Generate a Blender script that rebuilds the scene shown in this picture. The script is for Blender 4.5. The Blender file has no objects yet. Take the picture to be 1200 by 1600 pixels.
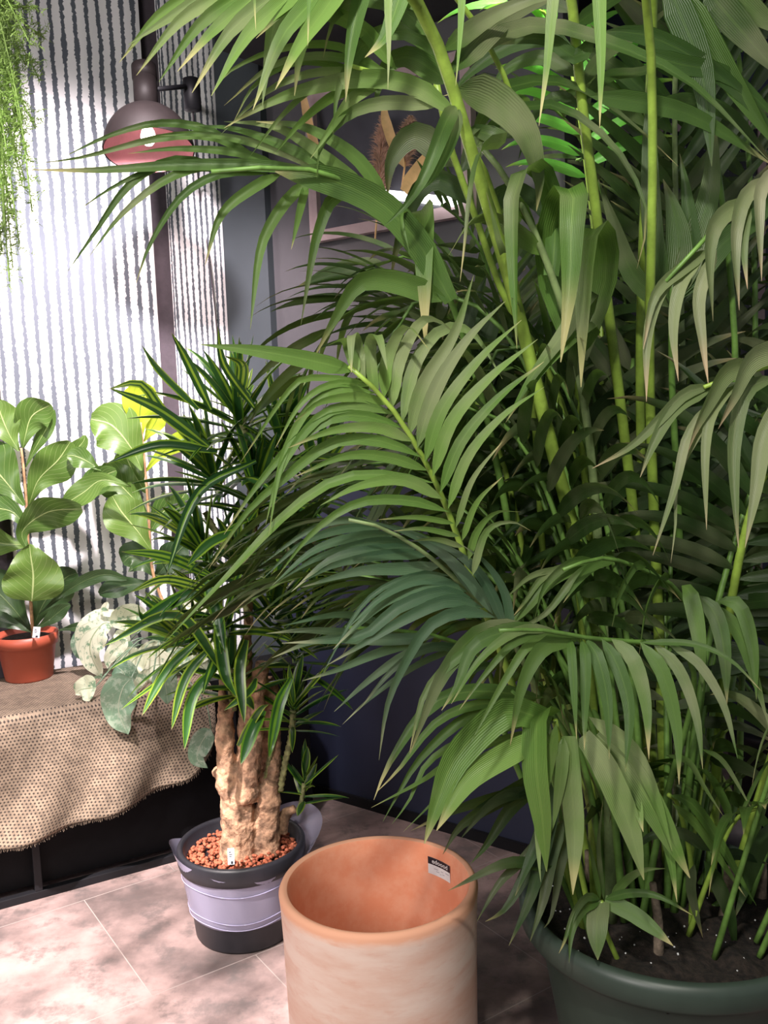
import bpy, bmesh, math, random
from math import sin, cos, pi, radians, tan, sqrt, atan2
from mathutils import Vector, Matrix, Euler, noise
random.seed(7)
SC = bpy.context.scene
COL = SC.collection
V = Vector

# ------------------------------------------------------------------ camera
F = 1450.0; PITCH = radians(6.5); ROLL = radians(2.1); H = 1.40
cd = bpy.data.cameras.new('camera'); cam = bpy.data.objects.new('camera', cd); COL.objects.link(cam)
cd.sensor_fit = 'VERTICAL'; cd.sensor_height = 36; cd.lens = 36*F/1600; cd.clip_start = .05
def ray(px, py):
    x = (px-600)/F; y = (800-py)/F; c, s = cos(ROLL), sin(ROLL)
    xr = x*c+y*s; yr = -x*s+y*c
    return V((xr, cos(PITCH)+yr*sin(PITCH), -sin(PITCH)+yr*cos(PITCH)))
R = Matrix.Rotation(pi/2-PITCH, 4, 'X') @ Matrix.Rotation(-ROLL, 4, 'Z')
cam.matrix_world = Matrix.Translation((0, 0, H)) @ R
SC.camera = cam
EYE = V((0, 0, H))
def at(px, py, Y): d = ray(px, py); return EYE + d*(Y/d.y)
def onz(px, py, z): d = ray(px, py); return EYE + d*((z-H)/d.z)

# ------------------------------------------------------------------ world, light, exposure
vs = SC.view_settings; vs.view_transform = 'Standard'; vs.look = 'None'; vs.gamma = 1; vs.use_curve_mapping = False
vs.exposure = 0.12
W = bpy.data.worlds.new('world'); SC.world = W; W.use_nodes = True
bg = W.node_tree.nodes['Background']; bg.inputs[0].default_value = (.92, .93, 1, 1); bg.inputs[1].default_value = .20
def light(name, kind, loc, target, power, color, size=.1, angle=60, blend=.5):
    l = bpy.data.lights.new(name, kind); o = bpy.data.objects.new(name, l); COL.objects.link(o)
    o.location = loc; l.energy = power; l.color = color
    o.rotation_euler = (V(target)-V(loc)).to_track_quat('-Z', 'Y').to_euler()
    if kind == 'SPOT': l.spot_size = radians(angle); l.spot_blend = blend; l.shadow_soft_size = size
    elif kind == 'AREA': l.size = size
    else: l.shadow_soft_size = size
    return o
light('added_front_fill', 'AREA', (-1.7, -.7, 2.3), (0, 2.0, .7), 62, (1, .94, .91), 1.0)  # area light added from front left; the window is assumed, none is built
light('assumed_sun_spot', 'SPOT', (-1.7, .1, 3.9), (-.98, 2.0, .1), 3100, (1, .88, .85), .03, 22, .3)  # added narrow spot makes the sun patch; sun through a skylight is assumed
light('assumed_wall_spot', 'SPOT', (-.55, 2.05, 2.62), (-1.10, 3.15, 1.45), 430, (1, .87, .90), .04, 80, .95)  # unseen spot, assumed from the bright wall, added to light the striped panels
light('added_palm_spot', 'SPOT', (-.1, .1, 2.6), (.35, 1.7, 1.0), 110, (1, .97, .86), .05, 80, .8)  # unseen spot added to brighten the big palm and give it shadows
light('assumed_lime_spot', 'SPOT', (.42, 2.1, 2.62), (.32, 2.4, 2.0), 36, (1, 1, .8), .03, 60, .5)  # unseen spot assumed above the lime fronds, added to brighten them

# ------------------------------------------------------------------ mesh helpers
class MB:
    def __init__(s): s.v = []; s.f = []; s.uv = []; s.c = []
    def face(s, ix, uvs=None, c=(.5, .5, .5)):
        s.f.append(ix); s.uv.append(uvs or [(0, 0)]*len(ix)); s.c.append(c)
    def build(s, name, mat, parent=None, smooth=True, origin=None):
        me = bpy.data.meshes.new(name)
        off = V(origin) if origin is not None else V((0, 0, 0))
        me.from_pydata([tuple(V(p)-off) for p in s.v], [], s.f)
        fu = []; fc = []
        for uvs, f, c in zip(s.uv, s.f, s.c):
            for k in range(len(f)): fu.extend(uvs[k]); fc.extend((c[0], c[1], c[2], 1))
        me.uv_layers.new(name='UVMap'); me.uv_layers['UVMap'].data.foreach_set('uv', fu)
        me.color_attributes.new('rnd', 'FLOAT_COLOR', 'CORNER'); me.color_attributes['rnd'].data.foreach_set('color', fc)
        if smooth: me.polygons.foreach_set('use_smooth', [True]*len(me.polygons))
        me.materials.append(mat); me.update()
        o = bpy.data.objects.new(name, me); COL.objects.link(o); o.location = off
        if parent: o.parent = parent; o.location = off - parent.location if off.length else -parent.location
        return o
def tag(o, label=None, cat=None, group=None, kind=None):
    if label: o['label'] = label
    if cat: o['category'] = cat
    if group: o['group'] = group
    if kind: o['kind'] = kind
    return o
def thing(name, loc, label, cat, group=None):
    o = bpy.data.objects.new(name, None); COL.objects.link(o); o.location = loc; o.empty_display_size = .05
    return tag(o, label, cat, group)
def catmull(P, n=6):
    P = [V(p) for p in P]
    if len(P) < 3: return [P[0].lerp(P[-1], i/n) for i in range(n+1)]
    out = []
    Q = [P[0]*2-P[1]]+P+[P[-1]*2-P[-2]]
    for i in range(1, len(Q)-2):
        a, b, c, d = Q[i-1:i+3]
        for k in range(n):
            t = k/n
            out.append(.5*((2*b)+(c-a)*t+(2*a-5*b+4*c-d)*t*t+(3*b-3*c+d-a)*t**3))
    out.append(P[-1]); return out
def resample(P, n):
    L = [0]
    for a, b in zip(P, P[1:]): L.append(L[-1]+(b-a).length)
    T = L[-1]; out = []; j = 0
    for i in range(n+1):
        s = T*i/n
        while j < len(P)-2 and L[j+1] < s: j += 1
        d = L[j+1]-L[j]; out.append(P[j].lerp(P[j+1], (s-L[j])/d if d > 1e-9 else 0))
    return out, T
def tube(mb, P, r, seg=8, caps=True, jit=0):
    P = [V(p) for p in P]; n = len(P); b = len(mb.v); up = None
    for i, p in enumerate(P):
        t = (P[min(i+1, n-1)]-P[max(i-1, 0)]).normalized()
        if up is None: up = t.orthogonal().normalized()
        up = (up-t*up.dot(t)).normalized(); s = t.cross(up)
        rr = r[i] if isinstance(r, (list, tuple)) else r
        for k in range(seg):
            a = 2*pi*k/seg; q = p+(up*cos(a)+s*sin(a))*rr
            if jit: q = q+(up*cos(a)+s*sin(a))*rr*jit*noise.noise(q*30)
            mb.v.append(q)
    for i in range(n-1):
        for k in range(seg):
            k2 = (k+1) % seg
            mb.face([b+i*seg+k, b+i*seg+k2, b+(i+1)*seg+k2, b+(i+1)*seg+k], [(k/seg, i/n), ((k+1)/seg, i/n), ((k+1)/seg, (i+1)/n), (k/seg, (i+1)/n)])
    if caps:
        mb.face([b+k for k in range(seg)][::-1]); mb.face([b+(n-1)*seg+k for k in range(seg)])
def lathe(mb, prof, c=(0, 0, 0), seg=64, M=None):
    b = len(mb.v); c = V(c)
    for (r, z) in prof:
        for k in range(seg):
            a = 2*pi*k/seg; q = V((r*cos(a), r*sin(a), z)); q = (M @ q) if M else q
            mb.v.append(q+c)
    for i in range(len(prof)-1):
        for k in range(seg):
            k2 = (k+1) % seg
            mb.face([b+i*seg+k, b+i*seg+k2, b+(i+1)*seg+k2, b+(i+1)*seg+k], [(k/seg, i/len(prof)), ((k+1)/seg, i/len(prof)), ((k+1)/seg, (i+1)/len(prof)), (k/seg, (i+1)/len(prof))])
def box(mb, c, s, rz=0, M=None):
    b = len(mb.v); c = V(c)
    Rm = Matrix.Rotation(rz, 3, 'Z') if M is None else M
    for x in (-.5, .5):
        for y in (-.5, .5):
            for z in (-.5, .5): mb.v.append(c+Rm @ V((x*s[0], y*s[1], z*s[2])))
    for f in ((0, 1, 3, 2), (4, 6, 7, 5), (0, 4, 5, 1), (2, 3, 7, 6), (0, 2, 6, 4), (1, 5, 7, 3)):
        mb.face([b+i for i in f], [(0, 0), (1, 0), (1, 1), (0, 1)])
def bevel(o, w=.004, s=2):
    m = o.modifiers.new('bevel', 'BEVEL'); m.width = w; m.segments = s; m.limit_method = 'ANGLE'; return o

# ------------------------------------------------------------------ materials
def newmat(name):
    m = bpy.data.materials.new(name); m.use_nodes = True; nt = m.node_tree
    return m, nt, nt.nodes['Principled BSDF']
class N:
    def __init__(s, nt): s.nt = nt
    def n(s, t, **k):
        o = s.nt.nodes.new(t)
        for a, b in k.items(): setattr(o, a, b)
        return o
    def l(s, a, b): s.nt.links.new(a, b)
    def val(s, x, sock):
        if hasattr(x, 'is_linked') or isinstance(x, bpy.types.NodeSocket): s.l(x, sock)
        else: sock.default_value = x
    def m(s, op, a, b=0, c=None, clamp=False):
        o = s.n('ShaderNodeMath', operation=op, use_clamp=clamp); s.val(a, o.inputs[0]); s.val(b, o.inputs[1])
        if c is not None: s.val(c, o.inputs[2])
        return o.outputs[0]
    def mix(s, f, a, b, t='MIX'):
        o = s.n('ShaderNodeMix', data_type='RGBA', blend_type=t); s.val(f, o.inputs[0])
        for q, i in ((a, 6), (b, 7)):
            if isinstance(q, tuple): o.inputs[i].default_value = (*q[:3], 1)
            else: s.l(q, o.inputs[i])
        return o.outputs[2]
    def ramp(s, f, lo, hi):
        o = s.n('ShaderNodeMapRange', interpolation_type='SMOOTHSTEP'); s.val(f, o.inputs[0]); o.inputs[1].default_value = lo; o.inputs[2].default_value = hi
        return o.outputs[0]
    def noise(s, scale, vec=None, detail=3, rough=.5):
        o = s.n('ShaderNodeTexNoise'); o.inputs['Scale'].default_value = scale; o.inputs['Detail'].default_value = detail; o.inputs['Roughness'].default_value = rough
        if vec is not None: s.l(vec, o.inputs['Vector'])
        return o.outputs[0]
def plain(name, col, rough=.6, metal=0, nscale=0, namt=.2, bump=0, emit=None, alpha=None, spec=.5):
    m, nt, b = newmat(name); g = N(nt)
    b.inputs['Roughness'].default_value = rough; b.inputs['Metallic'].default_value = metal
    b.inputs['Specular IOR Level'].default_value = spec
    tc = g.n('ShaderNodeTexCoord').outputs['Object']
    nz = g.noise(nscale or 8, tc, 5, .6)
    dark = tuple(c*(1-namt) for c in col); lite = tuple(min(1, c*(1+namt)) for c in col)
    g.l(g.mix(g.ramp(nz, .3, .7), dark, lite), b.inputs['Base Color'])
    if bump:
        bp = g.n('ShaderNodeBump'); bp.inputs['Strength'].default_value = bump; bp.inputs['Distance'].default_value = .01
        g.l(nz, bp.inputs['Height']); g.l(bp.outputs[0], b.inputs['Normal'])
    if emit: b.inputs['Emission Color'].default_value = (*emit[0], 1); b.inputs['Emission Strength'].default_value = emit[1]
    return m
def leafmat(name, dark, light, tip, rib=.5, dust=.35, transl=.3, rough=.42, ribcol=None, veins=14, tipa=.86, dustcol=(.42, .40, .26)):
    """parallel-veined leaf: u across, v along"""
    m, nt, b = newmat(name); g = N(nt)
    uvn = g.n('ShaderNodeUVMap'); uvn.uv_map = 'UVMap'
    sep = g.n('ShaderNodeSeparateXYZ'); g.l(uvn.outputs[0], sep.inputs[0]); u, v = sep.outputs[0], sep.outputs[1]
    at_ = g.n('ShaderNodeAttribute'); at_.attribute_name = 'rnd'
    sc = g.n('ShaderNodeSeparateColor'); g.l(at_.outputs['Color'], sc.inputs[0]); r1, r2, r3 = sc.outputs
    tc = g.n('ShaderNodeTexCoord').outputs['Object']
    nz = g.noise(14, tc, 4, .6)
    c0 = g.mix(g.m('ADD', g.m('MULTIPLY', r1, .7), g.m('MULTIPLY', nz, .35), clamp=True), dark, light)
    st = g.m('ABSOLUTE', g.m('SINE', g.m('MULTIPLY', u, veins*pi)))
    c1 = g.mix(g.m('MULTIPLY', g.m('SUBTRACT', 1, g.ramp(st, 0, .5)), .35), c0, light)
    mid = g.m('SUBTRACT', 1, g.ramp(g.m('ABSOLUTE', g.m('SUBTRACT', u, .5)), .02, .06))
    c2 = g.mix(g.m('MULTIPLY', mid, rib), c1, ribcol or light)
    dn = g.ramp(g.m('ADD', g.noise(5, tc, 3, .6), g.m('MULTIPLY', r2, .2)), .55, .85)
    c3 = g.mix(g.m('MULTIPLY', dn, dust), c2, dustcol)
    c4 = g.mix(g.ramp(g.m('ADD', v, g.m('MULTIPLY', g.m('SUBTRACT', r3, .5), .25)), tipa, 1.04), c3, tip)
    g.l(c4, b.inputs['Base Color']); b.inputs['Roughness'].default_value = rough
    bp = g.n('ShaderNodeBump'); bp.inputs['Strength'].default_value = .35; bp.inputs['Distance'].default_value = .002
    g.l(st, bp.inputs['Height']); g.l(bp.outputs[0], b.inputs['Normal'])
    tr = g.n('ShaderNodeBsdfTranslucent'); g.l(g.mix(.5, c4, (.35, .6, .08), 'MIX'), tr.inputs[0])
    ms = g.n('ShaderNodeMixShader'); ms.inputs[0].default_value = transl
    g.l(b.outputs[0], ms.inputs[1]); g.l(tr.outputs[0], ms.inputs[2])
    g.l(ms.outputs[0], nt.nodes['Material Output'].inputs[0])
    return m
M = {}
M['palm'] = leafmat('palm_leaf', (.030, .085, .016), (.13, .23, .05), (.55, .48, .22), dust=.5)
M['palm_teal'] = leafmat('palm_leaf_teal', (.028, .080, .042), (.10, .19, .10), (.40, .42, .25), dust=.4, dustcol=(.30, .33, .26))
M['palm_dark'] = leafmat('palm_leaf_dark', (.010, .030, .007), (.040, .085, .020), (.30, .25, .12), dust=.3)  # dark leaves; shade inside the crowns is put into the colour
M['palm_bright'] = leafmat('palm_leaf_bright', (.055, .15, .02), (.22, .37, .08), (.60, .55, .25), dust=.5)
M['palm_shaded'] = leafmat('palm_leaf_shaded', (.018, .055, .010), (.075, .15, .028), (.35, .32, .15), dust=.35)  # darker leaf copy, shade on the back fronds put into the colour
M['palm_lime'] = leafmat('palm_leaf_lime', (.07, .35, .03), (.16, .60, .06), (.4, .6, .1), dust=.1, transl=.5)
M['palm_dry'] = leafmat('palm_leaf_dry', (.10, .16, .05), (.27, .31, .15), (.62, .45, .28), dust=.8, tipa=.7)
M['petiole'] = plain('palm_stalk', (.29, .43, .065), .38, nscale=25, namt=.25)
M['petiole_dark'] = plain('palm_stalk_dark', (.13, .25, .05), .45, nscale=25, namt=.3)
M['petiole_grey'] = plain('palm_stalk_grey', (.22, .30, .12), .5, nscale=25, namt=.3)
def dracmat():
    m, nt, b = newmat('dracaena_leaf'); g = N(nt)
    uvn = g.n('ShaderNodeUVMap'); uvn.uv_map = 'UVMap'
    sep = g.n('ShaderNodeSeparateXYZ'); g.l(uvn.outputs[0], sep.inputs[0]); u, v = sep.outputs[0], sep.outputs[1]
    at_ = g.n('ShaderNodeAttribute'); at_.attribute_name = 'rnd'
    sc = g.n('ShaderNodeSeparateColor'); g.l(at_.outputs['Color'], sc.inputs[0]); r1, r2, r3 = sc.outputs
    d = g.m('ABSOLUTE', g.m('SUBTRACT', u, .5))
    base = g.mix(r1, (.012, .06, .018), (.035, .13, .03))
    lime = g.mix(r3, (.14, .33, .02), (.38, .54, .05))
    edge = g.ramp(d, .30, .38)
    cen = g.m('MULTIPLY', g.m('SUBTRACT', 1, g.ramp(d, .08, .16)), g.m('GREATER_THAN', r2, .5))
    st = g.m('ABSOLUTE', g.m('SINE', g.m('MULTIPLY', u, 30)))
    f = g.m('MAXIMUM', g.m('MULTIPLY', edge, g.m('LESS_THAN', r2, .72)), cen)
    c = g.mix(g.m('MULTIPLY', f, .9), base, lime)
    c = g.mix(g.m('MULTIPLY', g.ramp(st, .7, 1), .12), c, lime)
    c = g.mix(g.ramp(v, .95, 1.02), c, (.35, .25, .15))
    g.l(c, b.inputs['Base Color']); b.inputs['Roughness'].default_value = .3
    tr = g.n('ShaderNodeBsdfTranslucent'); g.l(c, tr.inputs[0])
    ms = g.n('ShaderNodeMixShader'); ms.inputs[0].default_value = .25
    g.l(b.outputs[0], ms.inputs[1]); g.l(tr.outputs[0], ms.inputs[2]); g.l(ms.outputs[0], nt.nodes['Material Output'].inputs[0])
    return m
M['drac'] = dracmat()
def broadmat(name, c0, c1, vein, mottle=None, rough=.35, transl=.25, k=8):
    m, nt, b = newmat(name); g = N(nt)
    uvn = g.n('ShaderNodeUVMap'); uvn.uv_map = 'UVMap'
    sep = g.n('ShaderNodeSeparateXYZ'); g.l(uvn.outputs[0], sep.inputs[0]); u, v = sep.outputs[0], sep.outputs[1]
    at_ = g.n('ShaderNodeAttribute'); at_.attribute_name = 'rnd'
    sc = g.n('ShaderNodeSeparateColor'); g.l(at_.outputs['Color'], sc.inputs[0]); r1, r2, r3 = sc.outputs
    tc = g.n('ShaderNodeTexCoord').outputs['Object']
    d = g.m('ABSOLUTE', g.m('SUBTRACT', u, .5))
    base = g.mix(g.m('ADD', g.m('MULTIPLY', r1, .8), g.m('MULTIPLY', g.noise(9, tc), .2)), c0, c1)
    if mottle: base = g.mix(g.ramp(g.m('ADD', g.noise(38, tc, 4, .7), g.m('MULTIPLY', r2, .10)), .56, .68), base, mottle)
    mid = g.m('SUBTRACT', 1, g.ramp(d, .008, .022))
    w = g.m('ABSOLUTE', g.m('SINE', g.m('MULTIPLY', g.m('SUBTRACT', g.m('MULTIPLY', v, k), g.m('MULTIPLY', d, k*.9)), pi)))
    lat = g.m('SUBTRACT', 1, g.ramp(w, .03, .13))
    f = g.m('MAXIMUM', mid, g.m('MULTIPLY', lat, .55))
    c = g.mix(f, base, vein)
    g.l(c, b.inputs['Base Color']); b.inputs['Roughness'].default_value = rough
    bp = g.n('ShaderNodeBump'); bp.inputs['Strength'].default_value = .5; bp.inputs['Distance'].default_value = .004; bp.invert = True
    g.l(f, bp.inputs['Height']); g.l(bp.outputs[0], b.inputs['Normal'])
    tr = g.n('ShaderNodeBsdfTranslucent'); g.l(c, tr.inputs[0])
    ms = g.n('ShaderNodeMixShader'); ms.inputs[0].default_value = transl
    g.l(b.outputs[0], ms.inputs[1]); g.l(tr.outputs[0], ms.inputs[2]); g.l(ms.outputs[0], nt.nodes['Material Output'].inputs[0])
    return m
M['fig'] = broadmat('fig_leaf', (.05, .12, .02), (.14, .24, .045), (.45, .55, .22))
M['fig_lime'] = broadmat('fig_leaf_young', (.40, .55, .03), (.50, .62, .05), (.16, .26, .04), transl=.5)
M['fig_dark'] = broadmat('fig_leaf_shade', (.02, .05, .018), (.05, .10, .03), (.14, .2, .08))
M['silver'] = broadmat('variegated_leaf', (.72, .76, .55), (.80, .80, .62), (.35, .45, .25), mottle=(.22, .36, .22), k=5)
M['silver_green'] = broadmat('variegated_leaf_green', (.13, .24, .15), (.24, .36, .24), (.45, .52, .38), mottle=(.36, .45, .34), k=5)
M['brownstem'] = plain('woody_stem', (.42, .24, .12), .7, nscale=40, namt=.4, bump=.3)
M['fern'] = plain('fern_needles', (.32, .48, .12), .6, nscale=12, namt=.6)

def floor_mat():
    m, nt, b = newmat('stone_tile'); g = N(nt)
    tc = g.n('ShaderNodeTexCoord').outputs['Object']
    mp = g.n('ShaderNodeMapping'); g.l(tc, mp.inputs[0])
    a = radians(-34)
    mp.inputs['Rotation'].default_value = (0, 0, a)
    q = Matrix.Rotation(a, 3, 'Z') @ V((-.533, 1.999, 0)); q2 = Matrix.Rotation(a, 3, 'Z') @ V((.197, 1.977, 0))
    TW, TH = .556, .556
    mp.inputs['Location'].default_value = (-q.x+TW*10, -q2.y+TH*10, 0)
    br = g.n('ShaderNodeTexBrick'); g.l(mp.outputs[0], br.inputs[0]); br.offset = .5; br.squash = 1
    br.inputs['Scale'].default_value = 1; br.inputs['Mortar Size'].default_value = .0015; br.inputs['Mortar Smooth'].default_value = .2
    br.inputs['Brick Width'].default_value = TW; br.inputs['Row Height'].default_value = TH
    br.inputs['Color1'].default_value = (1, 1, 1, 1); br.inputs['Color2'].default_value = (.82, .82, .82, 1)
    n1 = g.noise(3.2, tc, 8, .62); n2 = g.noise(11, tc, 8, .7)
    c = g.mix(g.ramp(n1, .32, .68), (.13, .10, .095), (.42, .30, .28))
    c = g.mix(g.m('MULTIPLY', g.ramp(n2, .48, .66), .7), c, (.11, .095, .092))
    c = g.mix(1.0, c, br.outputs[0], 'MULTIPLY')
    c = g.mix(br.outputs['Fac'], c, (.33, .28, .26))
    g.l(c, b.inputs['Base Color']); b.inputs['Roughness'].default_value = .55
    bp = g.n('ShaderNodeBump'); bp.inputs['Strength'].default_value = .15; bp.inputs['Distance'].default_value = .004
    g.l(n2, bp.inputs['Height']); g.l(bp.outputs[0], b.inputs['Normal'])
    return m
M['floor'] = floor_mat()
M['slate'] = plain('slate_wall_paint', (.038, .048, .056), .62, nscale=2.2, namt=.10)
M['slate_light'] = plain('grey_wall_paint', (.066, .064, .072), .6, nscale=2.2, namt=.08)
M['slate_navy'] = plain('navy_wall', (.022, .027, .055), .5, nscale=1.6, namt=.25)  # darker, bluer tone for the lower right wall and the walls behind
M['mauve'] = plain('mauve_wall_paint', (.070, .056, .068), .8, nscale=30, namt=.12, bump=.2)
M['pinktrim'] = plain('rough_plaster_edge', (.50, .34, .38), .9, nscale=80, namt=.25, bump=.5)
M['black'] = plain('black_ceiling_paint', (.008, .008, .010), .8)
M['blackmetal'] = plain('black_metal', (.009, .009, .011), .5, spec=.25)
M['shadeboard'] = plain('black_shade_board', (.003, .003, .004), .6, nscale=30, spec=.15)  # near-black for the pieces that paint the shade around the table
def stripe_mat(name, period, seed):
    m, nt, b = newmat(name); g = N(nt)
    uvn = g.n('ShaderNodeUVMap'); uvn.uv_map = 'UVMap'
    sep = g.n('ShaderNodeSeparateXYZ'); g.l(uvn.outputs[0], sep.inputs[0]); u, v = sep.outputs[0], sep.outputs[1]
    mp = g.n('ShaderNodeMapping'); g.l(uvn.outputs[0], mp.inputs[0]); mp.inputs['Location'].default_value = (seed, seed*2, 0)
    ed = g.noise(70, mp.outputs[0], 3, .7); lo = g.noise(6, mp.outputs[0], 2, .5)
    d = g.m('ABSOLUTE', g.m('SUBTRACT', g.m('FRACT', g.m('ADD', g.m('DIVIDE', u, period), g.m('MULTIPLY', lo, .35))), .5))
    e = g.m('ADD', g.m('ADD', d, g.m('MULTIPLY', g.m('SUBTRACT', ed, .5), .50)), g.m('MULTIPLY', g.m('SUBTRACT', g.noise(9, mp.outputs[0], 2), .5), .25))
    f = g.m('SUBTRACT', 1, g.ramp(e, .165, .205))
    c = g.mix(f, (.86, .85, .86), (.10, .115, .14))
    g.l(c, b.inputs['Base Color']); b.inputs['Roughness'].default_value = .85
    return m
M['stripeA'] = stripe_mat('striped_fabric_wide', .0385, 1.3)
M['stripeB'] = stripe_mat('striped_fabric_narrow', .0215, 4.1)
def terracotta():
    m, nt, b = newmat('terracotta'); g = N(nt)
    tc = g.n('ShaderNodeTexCoord').outputs['Object']
    sep = g.n('ShaderNodeSeparateXYZ'); g.l(tc, sep.inputs[0]); z = sep.outputs[2]
    mp = g.n('ShaderNodeMapping'); g.l(tc, mp.inputs[0]); mp.inputs['Scale'].default_value = (1, 1, 3.5)
    n1 = g.noise(4.5, mp.outputs[0], 5, .6); n2 = g.noise(16, mp.outputs[0], 6, .65)
    bloom = g.mix(g.ramp(n1, .3, .7), (.78, .47, .36), (.90, .68, .58))
    c = g.mix(g.m('MULTIPLY', g.ramp(n2, .5, .75), .45), bloom, (.74, .36, .25))
    rim = g.ramp(g.m('ADD', z, g.m('MULTIPLY', g.m('SUBTRACT', n2, .5), .03)), .432, .452)
    c = g.mix(rim, c, (.84, .42, .27))
    g.l(c, b.inputs['Base Color']); b.inputs['Roughness'].default_value = .8
    bp = g.n('ShaderNodeBump'); bp.inputs['Strength'].default_value = .12; bp.inputs['Distance'].default_value = .004
    g.l(n2, bp.inputs['Height']); g.l(bp.outputs[0], b.inputs['Normal'])
    return m
M['terra'] = terracotta()
def terra_in():
    m, nt, b = newmat('terracotta_inside'); g = N(nt)
    tc = g.n('ShaderNodeTexCoord').outputs['Object']
    sep = g.n('ShaderNodeSeparateXYZ'); g.l(tc, sep.inputs[0]); z = sep.outputs[2]
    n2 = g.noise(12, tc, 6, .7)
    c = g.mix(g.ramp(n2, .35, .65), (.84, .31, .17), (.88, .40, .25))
    height_mask = g.ramp(g.m('ADD', z, g.m('MULTIPLY', n2, .08)), .24, .30)
    c = g.mix(height_mask, (.56, .20, .10), c)  # inside gets darker towards the bottom
    g.l(c, b.inputs['Base Color']); b.inputs['Roughness'].default_value = .8
    return m
M['terra_in'] = terra_in()
M['rust'] = plain('rust_plastic', (.42, .085, .045), .45, nscale=6, namt=.05)
M['greenpot'] = plain('dark_green_plastic', (.040, .058, .045), .42, nscale=5, namt=.15, bump=.02)
M['blackpot'] = plain('black_plastic', (.018, .018, .024), .45, nscale=20, namt=.1)
M['soil'] = plain('dark_soil', (.018, .012, .009), .95, nscale=60, namt=.7, bump=.8)
M['clay'] = plain('red_clay_balls', (.36, .10, .05), .85, nscale=45, namt=.45, bump=.3)
M['bark'] = plain('dracaena_bark', (.40, .235, .145), .85, nscale=34, namt=.6, bump=1)
M['youngbark'] = plain('young_ringed_stem', (.24, .24, .10), .7, nscale=60, namt=.5, bump=.5)
M['palmcane'] = plain('palm_cane_bark', (.20, .15, .11), .85, nscale=35, namt=.5, bump=.5)
M['white'] = plain('white_paper', (.85, .85, .88), .5)
M['ink'] = plain('black_print', (.02, .02, .03), .5)
M['greyink'] = plain('grey_print', (.45, .45, .50), .5)
M['shade'] = plain('lamp_black', (.008, .006, .006), .6, spec=.15)
M['shade_in'] = plain('lamp_lining_rose', (.45, .20, .23), .6)
M['bulb'] = plain('glowing_bulb', (1, .9, .85), .5, emit=((1, .80, .74), 7))
M['tube'] = plain('white_reflection_glow', (1, 1, 1), .5, emit=((1, 1, 1), 4))  # emission stands in for a light reflected in the pane
M['frame'] = plain('mauve_wood_frame', (.34, .25, .26), .5, nscale=14, namt=.12)
M['pane'] = plain('dark_glossy_pane', (.075, .075, .09), .16, nscale=3, namt=.25)
M['pampas'] = plain('pampas_plume', (.50, .30, .22), .9, nscale=30, namt=.3)
M['dryleaf'] = plain('dried_leaf', (.80, .50, .24), .7, nscale=20, namt=.15)
def sleeve():
    m, nt, b = newmat('clear_plastic_sleeve'); g = N(nt)
    b.inputs['Base Color'].default_value = (.50, .48, .66, 1); b.inputs['Roughness'].default_value = .12
    tr = g.n('ShaderNodeBsdfTransparent'); tr.inputs[0].default_value = (.9, .9, 1, 1)
    ms = g.n('ShaderNodeMixShader'); ms.inputs[0].default_value = .42
    g.l(b.outputs[0], ms.inputs[1]); g.l(tr.outputs[0], ms.inputs[2]); g.l(ms.outputs[0], nt.nodes['Material Output'].inputs[0])
    return m
M['sleeve'] = sleeve()
def weave():
    m, nt, b = newmat('woven_jute_cloth'); g = N(nt)
    uvn = g.n('ShaderNodeUVMap'); uvn.uv_map = 'UVMap'
    sep = g.n('ShaderNodeSeparateXYZ'); g.l(uvn.outputs[0], sep.inputs[0]); u, v = sep.outputs[0], sep.outputs[1]
    p = .0105; q = .0088
    rv = g.m('DIVIDE', v, q); row = g.m('FLOOR', rv)
    uu = g.m('ADD', g.m('DIVIDE', u, p), g.m('MULTIPLY', row, .5))
    du = g.m('ABSOLUTE', g.m('SUBTRACT', g.m('FRACT', uu), .5)); dv = g.m('ABSOLUTE', g.m('SUBTRACT', g.m('FRACT', rv), .5))
    hole = g.m('SUBTRACT', 1, g.ramp(g.m('ADD', g.m('MULTIPLY', du, 1.0), g.m('MULTIPLY', dv, .9)), .27, .36))
    tc = g.n('ShaderNodeTexCoord').outputs['Object']
    c = g.mix(g.ramp(g.noise(40, tc, 4, .7), .3, .7), (.155, .115, .082), (.27, .205, .145))
    c = g.mix(hole, c, (.03, .022, .018))
    g.l(c, b.inputs['Base Color']); b.inputs['Roughness'].default_value = .9
    bp = g.n('ShaderNodeBump'); bp.invert = True; bp.inputs['Strength'].default_value = .5; bp.inputs['Distance'].default_value = .003
    g.l(hole, bp.inputs['Height']); g.l(bp.outputs[0], b.inputs['Normal'])
    return m
M['weave'] = weave()

# ------------------------------------------------------------------ room
def struct(name, mb, mat): o = mb.build(name, mat, smooth=False); o['kind'] = 'structure'; return o
C0 = V((-.55, 3.48, 0)); LD = V((cos(radians(30)), sin(radians(30)), 0)); RD = V((cos(radians(-37)), sin(radians(-37)), 0))
LN = V((LD.y, -LD.x, 0)); RN = V((RD.y, -RD.x, 0))          # into the room
HC = 2.85
def wallbox(p, q, z0, z1, th, nrm):
    mb = MB(); a = V(p); b_ = V(q); c = (a+b_)/2-nrm*th/2; d = b_-a
    box(mb, (c.x, c.y, (z0+z1)/2), (d.length, th, z1-z0), atan2(d.y, d.x)); return mb
mb = MB(); box(mb, (0, 1.6, -.05), (7, 6.6, .1)); struct('floor', mb, M['floor'])
mb = MB(); box(mb, (0, 3.0, HC+.05), (7, 3.4, .1)); struct('ceiling', mb, M['black'])
struct('wall_left', wallbox(C0-LD*3.2, C0, 0, HC, .1, LN), M['mauve'])
E1 = C0+RD*1.36
struct('wall_right', wallbox(C0, E1, 0, HC, .1, RN), M['slate_light'])
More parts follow.
